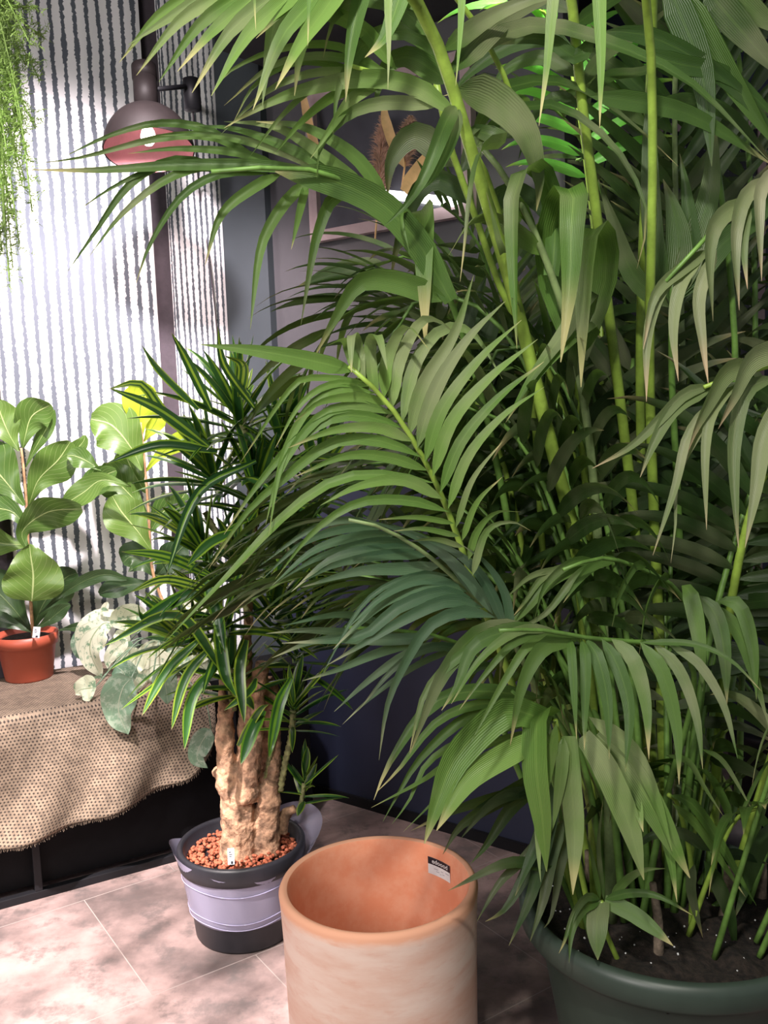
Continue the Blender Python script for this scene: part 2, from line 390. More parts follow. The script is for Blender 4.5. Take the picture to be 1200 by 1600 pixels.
struct('wall_right_lower', wallbox(C0+RD*.02+RN*.012, E1+RN*.012, 0, 1.15, .012, RN), M['slate_navy'])
# darker pilaster strip in the corner
struct('trim_1', wallbox(C0+RD*.03+RN*.03, C0+RD*.245+RN*.03, 0, HC, .03, RN), M['slate'])
E2 = V((E1.x+.0, 3.7, 0))
struct('wall_return', wallbox(E1-RN*.1+RD*.0, E2, 0, HC, .06, V((1, 0, 0))), M['slate_navy'])
struct('wall_back', wallbox(V((E1.x-.05, 3.7, 0)), V((3.2, 3.7, 0)), 0, HC, .1, V((0, -1, 0))), M['slate_navy'])
struct('trim_3', wallbox(C0+RD*.32+RN*.30, E1+RN*.30+RD*.3, 2.53, HC, .30, RN), M['black'])
struct('baseboard_right', wallbox(C0+RD*.0+RN*.024, E1+RN*.024, 0, .035, .012, RN), M['blackmetal'])
def plane_hit(px, py, P, n):
    d = ray(px, py); t = (P-EYE).dot(n)/d.dot(n); return EYE+d*t

def panel(name, px0, px1, pyref, z0, z1, mat, label, th=.025, off=.004):
    a = plane_hit(px0, pyref, C0+LN*(th+off), LN); b_ = plane_hit(px1, pyref, C0+LN*(th+off), LN)
    a.z = b_.z = 0; mb = MB(); nx = 24; nz = 2; d = b_-a; L = d.length; dz = z1-z0
    base = a
    for side in (0, 1):
        b0 = len(mb.v)
        for i in range(nx+1):
            for j in range(nz+1):
                t = i/nx; w = .003*sin(t*22+side)
                mb.v.append(base+d*t+V((0, 0, z0+dz*j/nz))+LN*(w if side == 0 else -th))
        for i in range(nx):
            for j in range(nz):
                q = [b0+i*(nz+1)+j, b0+(i+1)*(nz+1)+j, b0+(i+1)*(nz+1)+j+1, b0+i*(nz+1)+j+1]
                uv = [(i/nx*L, j/nz*dz), ((i+1)/nx*L, j/nz*dz), ((i+1)/nx*L, (j+1)/nz*dz), (i/nx*L, (j+1)/nz*dz)]
                mb.face(q if side == 0 else q[::-1], uv)
    o = mb.build(name, mat); tag(o, label, 'wall hanging', 'striped wall hangings'); return a, b_
SPl = panel('striped_wall_hanging', -8, 247, 500, .45, 2.84, M['stripeA'], 'wide black and white striped fabric panel behind the potted figs, left of the dark gap')
SPr = panel('striped_wall_hanging', 275, 383, 500, .45, 2.84, M['stripeB'], 'narrow finely striped fabric panel behind the lamp bracket, right of the dark gap')
e = MB(); p = plane_hit(391, 500, C0+LN*.04, LN); box(e, (p.x, p.y, HC/2), (.03, .045, HC), radians(30)); struct('trim_2', e, M['pinktrim'])

# ------------------------------------------------------------------ framed pane on right wall
def wr(px, py, off=.03): return plane_hit(px, py, C0+RN*off, RN)
fl = wr(488, 380); fr = wr(742, 330); x0 = (fl-C0).dot(RD); x1 = (fr-C0).dot(RD); z0 = fl.z; z1 = wr(487, 150).z
def rw(s, z, off): return C0+RD*s+RN*off+V((0, 0, z))
rz = radians(-37)
t = thing('picture_frame', rw((x0+x1)/2, z0, .01), 'mauve framed glossy dark pane hanging on the grey wall behind the palm fronds', 'picture frame')
mb = MB(); wd = .035
for (s, z, sx, sz) in ((x0+wd/2, (z0+z1)/2, wd, z1-z0), (x1-wd/2, (z0+z1)/2, wd, z1-z0)): box(mb, rw(s, z, .025), (sx, .03, sz), rz)
for z in (z0+wd/2, z1-wd/2): box(mb, rw((x0+x1)/2, z, .025), (x1-x0-2*wd, .03, wd), rz)
mb.build('frame_moulding', M['frame'], t, smooth=False)
mb = MB(); box(mb, rw((x0+x1)/2, (z0+z1)/2, .016), (x1-x0-2*wd+.004, .008, z1-z0-2*wd+.004), rz); mb.build('pane', M['pane'], t, smooth=False)
# a slim glowing tube standing in for a light reflected in the pane
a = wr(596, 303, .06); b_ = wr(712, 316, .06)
mb = MB(); tube(mb, [a, b_], .014, 10); o = mb.build('reflection_tube', M['tube']); tag(o, 'short glowing white tube standing in for a reflection in the framed pane', 'lamp')
# dried stems
def plume(px0, py0, px1, py1, off, w, label, seed):
    rnd = random.Random(seed)
    a = wr(px0, py0, off); b_ = wr(px1, py1, off); ax = (b_-a)
    t = thing('pampas_plume', a, label, 'dried grass', 'pampas plumes')
    s = MB(); tube(s, [a-ax*.45, a, a+ax*.5, b_], [.003, .003, .002, .001], 6); s.build('stem', M['dryleaf'], t)
    mb = MB()
    for i in range(1500):
        k = rnd.random(); p = a+ax*k; r = w*(sin(pi*min(1, k*.85+.12)))**.6
        d = V((rnd.gauss(0, 1), rnd.gauss(0, .5), rnd.gauss(.9, .5))).normalized()
        q = p+d*r*rnd.uniform(.4, 1.1); sd = V((rnd.uniform(-1, 1), 0, rnd.uniform(-1, 1))).normalized()*.0012
        m_ = p.lerp(q, .5)+V((0, 0, .004)); b0 = len(mb.v)
        mb.v += [p-sd, p+sd, m_+sd, m_-sd, q]
        mb.face([b0, b0+1, b0+2, b0+3]); mb.face([b0+3, b0+2, b0+4])
    o = mb.build('plume', M['pampas'], t)
plume(590, 320, 600, 180, .08, .05, 'left beige pampas plume in front of the dark framed pane', 1)
plume(632, 262, 642, 185, .10, .045, 'right shorter beige pampas plume beside the pale dried leaf', 2)

# ------------------------------------------------------------------ leaf ribbons
def prof_kentia(v):
    w = min(1, (v/.16)**.6) if v < .16 else 1
    return max(.02, w*(1-max(0, (v-.30)/.70)**1.55))
def prof_hang(v): return max(.02, min(1, .8+v*1.2)*(1-max(0, (v-.28)/.72)**1.35))
def prof_wide(v): return max(.03, min(1, .72+v*1.2)*(1-max(0, (v-.45)/.55)**1.7))
def prof_drac(v): return max(.03, min(1, .45+v*2.2)*(1-max(0, (v-.5)/.5)**2.1))
def prof_strap(v): return max(.04, min(1, .55+v*2)*(1-max(0, (v-.75)/.25)**2))
def ribbon(mb, P, w, hint=None, n=12, prof=prof_kentia, fold=.18, twist=0, rnd=None, cols=4, wave=0):
    P, L = resample(P, n); b = len(mb.v); c = rnd or (random.random(), random.random(), random.random()); prev = None
    ph = random.uniform(0, 6)
    for i, p in enumerate(P):
        tg = (P[min(i+1, n)]-P[max(i-1, 0)])
        tg = tg.normalized() if tg.length > 1e-9 else V((0, 0, -1))
        if prev is None:
            s = V(hint) if hint is not None else tg.cross((p-EYE).normalized())
            if s.length < 1e-4: s = tg.orthogonal()
        else: s = prev
        s = (s-tg*s.dot(tg))
        s = s.normalized() if s.length > 1e-5 else tg.orthogonal().normalized()
        prev = s
        if twist: s = Matrix.Rotation(twist*(i/n), 3, tg) @ s
        nr = tg.cross(s); v = i/n; hw = w*.5*prof(v)
        for k in range(cols+1):
            u = k/cols*2-1
            q = p+s*(hw*u)+nr*(abs(u)*hw*fold*2)
            if wave: q += nr*wave*w*abs(u)*sin(v*14+ph+u)
            mb.v.append(q)
    for i in range(n):
        for k in range(cols):
            a0 = b+i*(cols+1)+k
            mb.face([a0, a0+1, a0+cols+2, a0+cols+1], [(k/cols, i/n), ((k+1)/cols, i/n), ((k+1)/cols, (i+1)/n), (k/cols, (i+1)/n)], c)
def pxpath(pts, Y0=1.5, Y1=None):
    """image points -> space points; third value is depth"""
    out = []; n = len(pts)
    for i, p in enumerate(pts):
        y = p[2] if len(p) > 2 else Y0+((Y1 if Y1 is not None else Y0)-Y0)*i/max(1, n-1)
        out.append(at(p[0], p[1], y))
    return catmull(out, 5)
def pleaf(mb, pts, wpx, Y0=1.5, Y1=None, fold=.18, hint=None, prof=prof_kentia, twist=None, **k):
    P = pxpath(pts, Y0, Y1); w = wpx/F*Y0*1.03
    ribbon(mb, P, w, hint=hint, prof=prof, fold=fold, twist=random.uniform(-.5, .5) if twist is None else twist, **k)

def hang(p, d, L, g, n=10):
    P = [p]; d = d.normalized(); ds = L/n
    for i in range(n):
        d = (d+V((0, 0, -1))*g*ds*(.4+1.2*i/n)).normalized(); P.append(P[-1]+d*ds)
    return P
def frond_leaflets(mb, rach, t0, t1, n, L, w, up, ang0=70, ang1=28, g=3.5, lift=.25, rng=random, both=(1, -1), minlen=.45):
    RP, T = resample(rach, 60)
    for i in range(n):
        for sd in both:
            t = t0+(t1-t0)*(i+.25*sd+.5)/n; t = min(.999, max(0, t)); k = t*60; j = min(59, int(k))
            p = RP[j].lerp(RP[j+1], k-j); tg = (RP[j+1]-RP[j]).normalized()
            s = tg.cross(V(up)).normalized()*sd; nr = s.cross(tg)*sd; nr = V(up)-tg*V(up).dot(tg); nr.normalize()
            q = (t-t0)/max(.01, (t1-t0)); a = radians(ang0+(ang1-ang0)*q+rng.uniform(-5, 5))
            d = tg*cos(a)+s*sin(a)+nr*lift
            ll = L*(minlen+(1-minlen)*sin(pi*min(1, .22+.68*q)))*rng.uniform(.88, 1.08)
            if q > .9: ll *= .8
            P = hang(p, d, ll, g*rng.uniform(.7, 1.3))
            ribbon(mb, P, w*rng.uniform(.85, 1.15), hint=tg, fold=.15, twist=rng.uniform(-.35, .35), n=10)

# ------------------------------------------------------------------ big potted palm
pc = onz(1046, 1401, .42); PR = .292; PZ = .42
palm = thing('potted_palm', (pc.x, pc.y, 0), 'tall bushy palm with long arching fronds in the big dark green pot', 'potted plant')
mb = MB()
lathe(mb, [(.0, .0), (.185, 0), (.20, .012), (.215, .12), (.232, .22), (.25, .32), (.262, .358), (.268, .362), (.285, .366), (.292, .376), (.294, .405), (.288, .418), (.276, .421), (.266, .412), (.258, .37), (.245, .30), (.0, .30)], (pc.x, pc.y, 0), 96)
mb.build('pot', M['greenpot'], palm)
mb = MB(); rr = random.Random(3)
nr_, na = 14, 60; b0 = 0
for i in range(nr_+1):
    for k in range(na):
        r = .262*i/nr_; a = 2*pi*k/na; p = V((pc.x+r*cos(a), pc.y+r*sin(a), .372))
        mb.v.append(p+V((0, 0, .022*noise.noise(p*22)-.01+.02*(1-i/nr_))))
for i in range(nr_):
    for k in range(na):
        k2 = (k+1) % na; mb.face([i*na+k, (i+1)*na+k, (i+1)*na+k2, i*na+k2])
soil = mb.build('soil', M['soil'], palm)
mb = MB()
for i in range(70):
    a = rr.uniform(0, 2*pi); r = .25*sqrt(rr.random()); s = rr.uniform(.001, .003)
    box(mb, (pc.x+r*cos(a), pc.y+r*sin(a), .379+.01*rr.random()), (s, s, s), M=Euler((rr.random()*3, rr.random()*3, 0)).to_matrix())
o = mb.build('perlite', M['white'], palm, smooth=False); o['kind'] = 'stuff'; o['label'] = 'white perlite grains scattered on the dark soil'
CN = 0
def stalk(mb, pts, r0, r1, seg=10, Y0=1.6):
    Q = [at(p[0], p[1], p[2] if len(p) > 2 else Y0) for p in pts]
    dx, dy = Q[0].x-pc.x, Q[0].y-pc.y; r_ = sqrt(dx*dx+dy*dy); k_ = min(1, .17/max(r_, 1e-4))
    Q[0] = V((pc.x+dx*k_, pc.y+dy*k_, .36)); P, T = resample(catmull(Q, 5), 26)
    tube(mb, P, [r0+(r1-r0)*i/26 for i in range(27)], seg); return P
class Frond:
    def __init__(s, pts, r0, r1, mat='palm', pmat='petiole', parent=None, Y0=1.6):
        s.st = MB(); s.P = stalk(s.st, pts, r0, r1, Y0=Y0); s.lf = MB(); s.mat = mat; s.pmat = pmat; s.parent = parent or palm
    def hero(s, leaves, Y0=1.5, Y1=None, **k):
        for L in leaves: 
            kk = dict(k); 
            if len(L) > 2: kk.update(L[2])
            pleaf(s.lf, L[0], L[1], Y0, Y1, **kk)
        return s
    def auto(s, *a, **k): frond_leaflets(s.lf, s.P, *a, **k); return s
    def done(s):
        o = s.lf.build('frond', M[s.mat], s.parent); 
        st = s.st.build('stalk', M[s.pmat], None); st.parent = o; st.location = (0, 0, 0) if False else (0, 0, 0)
        return o
def root(px, py): return (px, py)
X1 = V((1, 0, 0)); XH = dict(hint=X1, prof=prof_wide, twist=.1)
# F1 bright thick stalk crossing the frame
f = Frond([(935, 1475, 1.80), (925, 1150, 1.80), (905, 880, 1.75), (862, 700, 1.69), (805, 470, 1.61), (742, 255, 1.50), (693, 95, 1.42), (655, 10, 1.36), (590, -80, 1.22)], .0165, .0085)
f.hero([
 ([(712, 165, 1.45), (695, 195, 1.40), (665, 270, 1.38), (636, 318, 1.38), (600, 354, 1.38)], 22),
 ([(718, 170, 1.45), (700, 230, 1.42), (675, 280, 1.40), (655, 300, 1.40)], 20),
 ([(728, 205, 1.48), (750, 205, 1.52), (790, 222, 1.50), (755, 232, 1.42), (737, 300, 1.38), (728, 375, 1.38), (719, 440, 1.38)], 26),
 ([(712, 140, 1.46), (760, 150, 1.50), (815, 200, 1.52), (840, 275, 1.55), (838, 330, 1.56)], 52),
 ([(705, 115, 1.45), (750, 60, 1.50), (800, 20, 1.6), (900, -20, 1.65)], 40),
 ([(700, 105, 1.45), (770, 60, 1.55), (850, 40, 1.6), (960, 70, 1.6), (1080, 130, 1.6), (1200, 250, 1.6)], 26),
 ([(705, 130, 1.45), (640, 90, 1.50), (600, 110, 1.5), (585, 170, 1.5)], 34),
 ([(690, 90, 1.42), (640, 50, 1.45), (580, 60, 1.45), (530, 130, 1.42), (520, 210, 1.40)], 24),
 ([(680, 60, 1.40), (620, 10, 1.45), (560, 0, 1.45), (520, 30, 1.4), (505, 90, 1.4)], 24),
 ([(692, 80, 1.42), (760, 30, 1.5), (830, 0, 1.5), (900, -10, 1.5)], 26),
 ([(740, 235, 1.49), (790, 180, 1.6), (870, 165, 1.65), (960, 230, 1.65), (1010, 330, 1.65), (995, 420, 1.65)], 16),
 ([(735, 215, 1.49), (790, 140, 1.6), (880, 130, 1.65), (970, 180, 1.7), (1060, 260, 1.7)], 24),
 ([(655, 20, 1.38), (600, -20, 1.4), (480, -10, 1.35), (400, 60, 1.3)], 22)])
f.done()
# F0 frond that leans over the camera: hanging bright tips along the top edge
f = Frond([(1045, 1475, 1.85), (1030, 1000, 1.85), (1015, 600, 1.75), (1020, 250, 1.60), (1010, 0, 1.45), (960, -150, 1.25), (800, -230, 1.12), (560, -230, 1.05), (330, -150, 1.05)], .013, .004, 'palm_bright')
f.hero([([(905, -190), (880, -120), (864, 0), (855, 100), (842, 197)], 20), ([(950, -160), (935, -100), (936, 0), (939, 100), (937, 200)], 22),
        ([(640, -220), (615, -100), (607, 0), (608, 70), (606, 140)], 17), ([(740, -220), (725, -100), (722, 0), (718, 70), (712, 134)], 16),
        ([(500, -200), (485, -80), (483, 0), (481, 72)], 12), ([(420, -180), (400, -80), (398, 0), (400, 48)], 10)], Y0=1.14, **dict(hint=X1, twist=.3))
f.done()
# F2, F3 tall pale stalks
f = Frond([(1000, 1475, 1.95), (1000, 1100, 1.95), (995, 870, 1.92), (978, 700, 1.88), (955, 520, 1.82), (930, 320, 1.75), (908, 150, 1.68), (893, 0, 1.6), (870, -120, 1.5)], .0125, .0085, 'palm_shaded')
f.hero([([(905, 140), (940, 90), (1000, 50), (1060, 0)], 20), ([(908, 160), (950, 120), (1010, 110), (1070, 60)], 18), ([(898, 40), (940, 10), (1000, -20)], 22),
        ([(900, 90), (860, 60), (800, 70), (740, 110), (700, 150)], 26), ([(903, 120), (850, 90), (790, 110), (760, 160)], 22), ([(895, 20), (850, 0), (780, 20), (700, 60)], 24),
        ([(910, 170), (870, 150), (830, 190), (810, 250)], 16)], Y0=1.7, Y1=1.75)
f.done()
f = Frond([(1025, 1470, 2.0), (1015, 1100, 2.0), (1005, 850, 2.0), (1000, 600, 1.95), (1003, 420, 1.9), (1010, 250, 1.85), (1018, 80, 1.75), (1022, -80, 1.6)], .0115, .008, 'palm_shaded')
f.hero([([(1018, 100), (1060, 60), (1120, 40), (1200, 60)], 24), ([(1015, 150), (970, 110), (920, 80), (850, 60)], 22),
        ([(1012, 200), (960, 150), (900, 140), (830, 180)], 20), ([(1012, 190), (1060, 160), (1140, 180), (1210, 260)], 26)], Y0=1.9)
f.done()
# back rachis with feathery V leaflets, upper right
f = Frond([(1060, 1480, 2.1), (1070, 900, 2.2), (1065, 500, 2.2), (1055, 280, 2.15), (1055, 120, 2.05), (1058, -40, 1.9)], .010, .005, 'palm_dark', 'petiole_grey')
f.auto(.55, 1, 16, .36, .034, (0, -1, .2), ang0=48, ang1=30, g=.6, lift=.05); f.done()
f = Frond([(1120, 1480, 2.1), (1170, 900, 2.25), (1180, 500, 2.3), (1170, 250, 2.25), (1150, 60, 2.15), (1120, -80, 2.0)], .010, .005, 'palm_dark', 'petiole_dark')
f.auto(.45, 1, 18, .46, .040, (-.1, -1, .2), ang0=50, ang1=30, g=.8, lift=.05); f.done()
# F4 greyish stalk with the three folded hanging leaves
f = Frond([(955, 1475, 1.75), (950, 1150, 1.76), (938, 900, 1.75), (920, 680, 1.70), (890, 520, 1.66), (862, 430, 1.62), (825, 340, 1.60), (785, 270, 1.58), (740, 215, 1.57)], .0125, .005, 'palm_bright', 'petiole_grey')
f.hero([([(862, 430, 1.62), (868, 340, 1.62), (848, 272, 1.56), (822, 266, 1.50), (804, 300, 1.48), (803, 400, 1.48), (808, 545, 1.48)], 32, XH),
        ([(893, 530, 1.66), (862, 440, 1.66), (862, 360, 1.62), (880, 303, 1.56), (896, 299, 1.50), (893, 340, 1.48), (890, 450, 1.48), (876, 566, 1.48)], 42, XH),
        ([(905, 560, 1.68), (945, 440, 1.66), (942, 375, 1.60), (925, 358, 1.54), (915, 400, 1.52), (912, 500, 1.52), (908, 605, 1.52)], 40, XH),
        ([(897, 540), (925, 450), (880, 520), (830, 590), (793, 655)], 26), ([(905, 560), (930, 500), (860, 560), (810, 630), (790, 660)], 22),
        ([(840, 365), (800, 310), (790, 400), (760, 300)], 18, dict(twist=0)),
        ([(850, 400), (790, 350), (740, 340), (700, 400)], 26)], Y0=1.62, Y1=1.5)
f.done()
f = Frond([(965, 1470, 1.85), (945, 1100, 1.9), (925, 820, 1.9), (880, 640, 1.9), (835, 540, 1.88), (790, 470, 1.85), (740, 330, 1.8), (704, 230, 1.75), (680, 120, 1.7)], .010, .006, 'palm_dark')
f.hero([([(735, 320), (690, 280), (650, 300), (620, 380), (610, 440)], 30), ([(745, 340), (800, 300), (850, 330), (870, 400)], 30), ([(715, 260), (650, 210), (610, 250), (605, 310)], 40), ([(720, 270), (760, 210), (820, 210), (850, 270)], 30)], Y0=1.85)
f.done()
# thin back stalks
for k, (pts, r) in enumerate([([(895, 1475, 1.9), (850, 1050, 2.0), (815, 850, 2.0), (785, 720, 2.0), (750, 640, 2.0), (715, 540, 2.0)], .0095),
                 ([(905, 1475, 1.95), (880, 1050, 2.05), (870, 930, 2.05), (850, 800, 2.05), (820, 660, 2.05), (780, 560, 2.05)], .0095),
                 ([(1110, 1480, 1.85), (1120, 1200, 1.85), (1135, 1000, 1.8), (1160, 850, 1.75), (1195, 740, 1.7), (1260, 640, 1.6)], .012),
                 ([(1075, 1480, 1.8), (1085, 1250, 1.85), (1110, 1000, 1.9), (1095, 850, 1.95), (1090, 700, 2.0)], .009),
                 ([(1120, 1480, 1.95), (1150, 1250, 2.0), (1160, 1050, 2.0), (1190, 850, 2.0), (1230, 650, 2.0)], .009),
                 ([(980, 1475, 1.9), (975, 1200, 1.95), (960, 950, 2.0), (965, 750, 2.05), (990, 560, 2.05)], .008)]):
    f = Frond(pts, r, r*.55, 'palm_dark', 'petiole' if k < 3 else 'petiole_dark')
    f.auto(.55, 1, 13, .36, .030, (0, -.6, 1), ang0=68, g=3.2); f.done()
# F6 fishbone frond
f = Frond([(900, 1465, 1.72), (850, 1230, 1.68), (790, 1040, 1.58), (745, 925, 1.50), (712, 830, 1.46), (680, 752, 1.43), (642, 682, 1.40), (600, 622, 1.38), (565, 590, 1.37), (545, 572, 1.36)], .0095, .0032, 'palm_bright')
f.hero([
 ([(555, 580), (480, 562), (400, 548), (312, 538)], 26, dict(twist=0)),
 ([(560, 585, 1.38), (545, 545, 1.40), (535, 530, 1.36), (512, 540, 1.34)], 18),
 ([(565, 590, 1.38), (560, 545, 1.40), (550, 524, 1.36), (549, 582, 1.33)], 17, XH), ([(585, 608, 1.38), (578, 545, 1.42), (590, 524, 1.37), (605, 578, 1.34)], 19, XH),
 ([(600, 622, 1.39), (605, 560, 1.43), (635, 508, 1.40), (672, 548, 1.36)], 20), ([(612, 640, 1.39), (622, 570, 1.43), (655, 505, 1.42), (685, 500, 1.38), (722, 532, 1.36)], 21),
 ([(628, 662, 1.4), (648, 570, 1.44), (690, 515, 1.44), (740, 520, 1.4), (785, 592, 1.36)], 21),
 ([(640, 680), (662, 600), (710, 520), (740, 430)], 23), ([(652, 700), (680, 610), (730, 530), (790, 470)], 22), ([(664, 722), (690, 640), (750, 560), (815, 500)], 20),
 ([(676, 745), (705, 660), (765, 590), (840, 530)], 20), ([(688, 770), (720, 690), (780, 620), (850, 565)], 18), ([(700, 795), (730, 715), (785, 650), (850, 605)], 16),
 ([(712, 825), (738, 750), (785, 690)], 10), ([(722, 845), (745, 785), (785, 745)], 10), ([(732, 875), (745, 830), (775, 800), (815, 800)], 12), ([(738, 900), (760, 830), (800, 815), (830, 830)], 12),
 ([(572, 597), (500, 590), (455, 605), (376, 722)], 10), ([(580, 603), (520, 600), (470, 630), (430, 700)], 11),
 ([(590, 615), (530, 608), (480, 640), (440, 720), (420, 835)], 14), ([(606, 632), (560, 620), (500, 628), (460, 660)], 15), ([(618, 648), (565, 634), (500, 650), (440, 730), (415, 820)], 16),
 ([(632, 670), (580, 652), (520, 652), (460, 690), (400, 760), (350, 835)], 17), ([(645, 690), (590, 668), (520, 672), (450, 700)], 17),
 ([(660, 715), (600, 690), (520, 690), (440, 750), (385, 800), (325, 890)], 18), ([(668, 735), (610, 715), (540, 712), (460, 745)], 17),
 ([(680, 755), (610, 742), (530, 748), (450, 800), (350, 905), (258, 1003)], 15), ([(692, 780), (630, 750), (560, 760), (500, 790)], 18),
 ([(702, 800), (640, 782), (560, 785), (490, 830), (430, 905)], 16), ([(710, 818), (650, 808), (590, 812)], 9), ([(718, 838), (660, 826), (615, 830)], 9), ([(724, 855), (680, 842), (640, 846)], 9)], Y0=1.40, Y1=1.34, fold=.12)
f.done()
# dull back-turned leaflets near it
f = Frond([(890, 1470, 1.80), (800, 1180, 1.85), (760, 1040, 1.75), (700, 1000, 1.65), (620, 985, 1.58), (540, 980, 1.52)], .008, .003, 'palm_teal', 'petiole_dark')
f.hero([([(620, 985), (540, 960), (440, 978)], 12), ([(650, 990), (560, 990), (480, 985), (415, 990)], 16), ([(680, 995), (600, 1000), (500, 1000), (425, 1028)], 18),
        ([(660, 1000), (590, 1020), (530, 1045), (472, 1064)], 15), ([(700, 1005), (640, 1020), (580, 1060), (522, 1112)], 15), ([(720, 1010), (650, 1040), (580, 1090), (535, 1132)], 10),
        ([(740, 1020), (680, 1010), (620, 1040), (560, 1110)], 14), ([(760, 1035), (700, 1040), (660, 1090)], 18), ([(770, 1045), (750, 1040), (700, 1080), (690, 1120)], 14)], Y0=1.6, Y1=1.5)
f.done()
# F7 teal frond
f = Frond([(905, 1470, 1.75), (860, 1150, 1.7), (800, 1000, 1.58), (745, 938, 1.50), (690, 885, 1.44), (640, 848, 1.40), (590, 822, 1.37), (545, 812, 1.35)], .0085, .0025, 'palm_teal', 'petiole_grey')
f.hero([([(770, 960), (720, 890), (650, 838), (560, 808)], 17), ([(745, 935), (700, 872), (640, 832), (550, 812)], 15), ([(790, 980), (755, 905), (710, 862), (650, 838)], 17), ([(800, 1000), (790, 930), (760, 880), (720, 850)], 14),
        ([(590, 822), (540, 812), (480, 830), (405, 885)], 11), ([(600, 826), (540, 826), (470, 850), (410, 905)], 13), ([(620, 836), (560, 838), (490, 860), (425, 915)], 15),
        ([(640, 848), (580, 848), (500, 870), (440, 905)], 16), ([(655, 856), (600, 858), (520, 872), (455, 925)], 16), ([(670, 868), (610, 866), (530, 880), (470, 910)], 17),
        ([(690, 884), (640, 888), (560, 892), (470, 918)], 20), ([(705, 900), (650, 898), (570, 940), (500, 1060)], 9), ([(720, 915), (660, 905), (600, 930), (545, 980)], 16),
        ([(730, 925), (680, 912), (610, 935), (560, 975), (520, 1015)], 18), ([(742, 938), (690, 925), (620, 950), (560, 995), (440, 1005)], 20), ([(755, 950), (700, 938), (630, 968), (560, 1010), (510, 1040)], 20),
        ([(775, 965), (725, 955), (672, 975), (635, 1030), (605, 1100), (592, 1188)], 20)], Y0=1.46, Y1=1.38, fold=.12)
f.done()
# F8 frond facing the camera with fingers hanging over the ridge
f = Frond([(1000, 1470, 1.72), (1040, 1250, 1.72), (1085, 1080, 1.64), (1060, 1012, 1.56), (990, 1003, 1.5), (920, 997, 1.44), (850, 985, 1.40), (780, 985, 1.36)], .0075, .003, 'palm', 'petiole_dark')
f.hero([([(870, 985), (810, 985), (750, 1030), (705, 1100)], 15), ([(880, 990), (810, 1000), (760, 1050), (717, 1110)], 14), ([(890, 993), (830, 1005), (790, 1060), (735, 1160)], 15), ([(905, 998), (850, 1010), (815, 1070), (797, 1165)], 27),
        ([(890, 996), (893, 1020), (897, 1080), (901, 1155)], 14), ([(908, 998), (915, 1030), (914, 1110), (913, 1172)], 17), ([(915, 998), (935, 1030), (950, 1100), (952, 1186)], 22),
        ([(940, 998), (965, 1040), (983, 1110), (977, 1206)], 22), ([(955, 998), (990, 1030), (1010, 1100), (1014, 1186)], 24), ([(1000, 1003), (1035, 1050), (1058, 1140), (1061, 1226)], 23),
        ([(1020, 1005), (1060, 1045), (1088, 1120), (1098, 1202)], 18), ([(1045, 1008), (1090, 1035), (1130, 1100), (1153, 1186)], 15), ([(1000, 1004), (1080, 1005), (1140, 1030), (1190, 1080)], 10),
        ([(850, 985), (790, 985), (725, 1020), (665, 1080), (640, 1175)], 18), ([(840, 984), (760, 985), (715, 1020), (680, 1075), (640, 1178)], 32), ([(860, 990), (800, 985), (740, 1010), (715, 1070), (690, 1110)], 26)], Y0=1.44, Y1=1.36, fold=.1)
f.done()
# F9
f = Frond([(1035, 1470, 1.78), (1080, 1200, 1.80), (1100, 1020, 1.72), (1060, 925, 1.64), (1000, 888, 1.56), (940, 872, 1.5), (880, 890, 1.46)], .007, .003, 'palm', 'petiole_dark')
f.hero([([(965, 872), (930, 882), (905, 905), (880, 942)], 16), ([(1010, 885), (990, 885), (966, 930), (956, 980)], 16), ([(1045, 905), (1030, 903), (1008, 950), (998, 1028)], 21),
        ([(1065, 915), (1080, 930), (1093, 1000), (1098, 1080)], 26), ([(1090, 930), (1118, 960), (1132, 1020), (1136, 1100)], 26), ([(1120, 940), (1155, 945), (1176, 1010), (1182, 1093)], 22),
        ([(930, 875), (890, 880), (850, 915), (835, 968)], 15), ([(900, 880), (850, 900), (820, 940), (800, 965)], 12), ([(920, 880), (860, 910), (815, 960), (760, 1000)], 16), ([(1090, 940), (1150, 980), (1180, 1060), (1200, 1130)], 22),
        ([(880, 888), (830, 900), (790, 935)], 10), ([(950, 872), (900, 900), (850, 960), (790, 990)], 14)], Y0=1.55, Y1=1.48)
f.done()
# F10 right
f = Frond([(1130, 1470, 1.75), (1200, 1200, 1.70), (1290, 900, 1.55), (1300, 680, 1.42), (1240, 580, 1.36), (1170, 580, 1.34), (1100, 605, 1.33)], .010, .003, 'palm_dry', 'petiole')
f.hero([([(1115, 602), (1070, 615), (1030, 655), (985, 698), (925, 732)], 18), ([(1112, 604), (1055, 635), (1022, 690), (1000, 746)], 24), ([(1180, 575), (1135, 580), (1105, 630), (1085, 672), (1075, 706)], 32),
        ([(1240, 545), (1175, 560), (1145, 620), (1122, 670)], 36), ([(1215, 590), (1165, 610), (1146, 690), (1148, 780), (1154, 857)], 24), ([(1150, 600), (1115, 640), (1102, 700), (1104, 828)], 16),
        ([(1120, 620), (1075, 680), (1055, 760), (1020, 868)], 15), ([(1240, 600), (1195, 680), (1180, 770), (1164, 856)], 28), ([(1110, 650), (1060, 740), (1055, 820), (1048, 880)], 8)], Y0=1.34, Y1=1.28)
f.done()
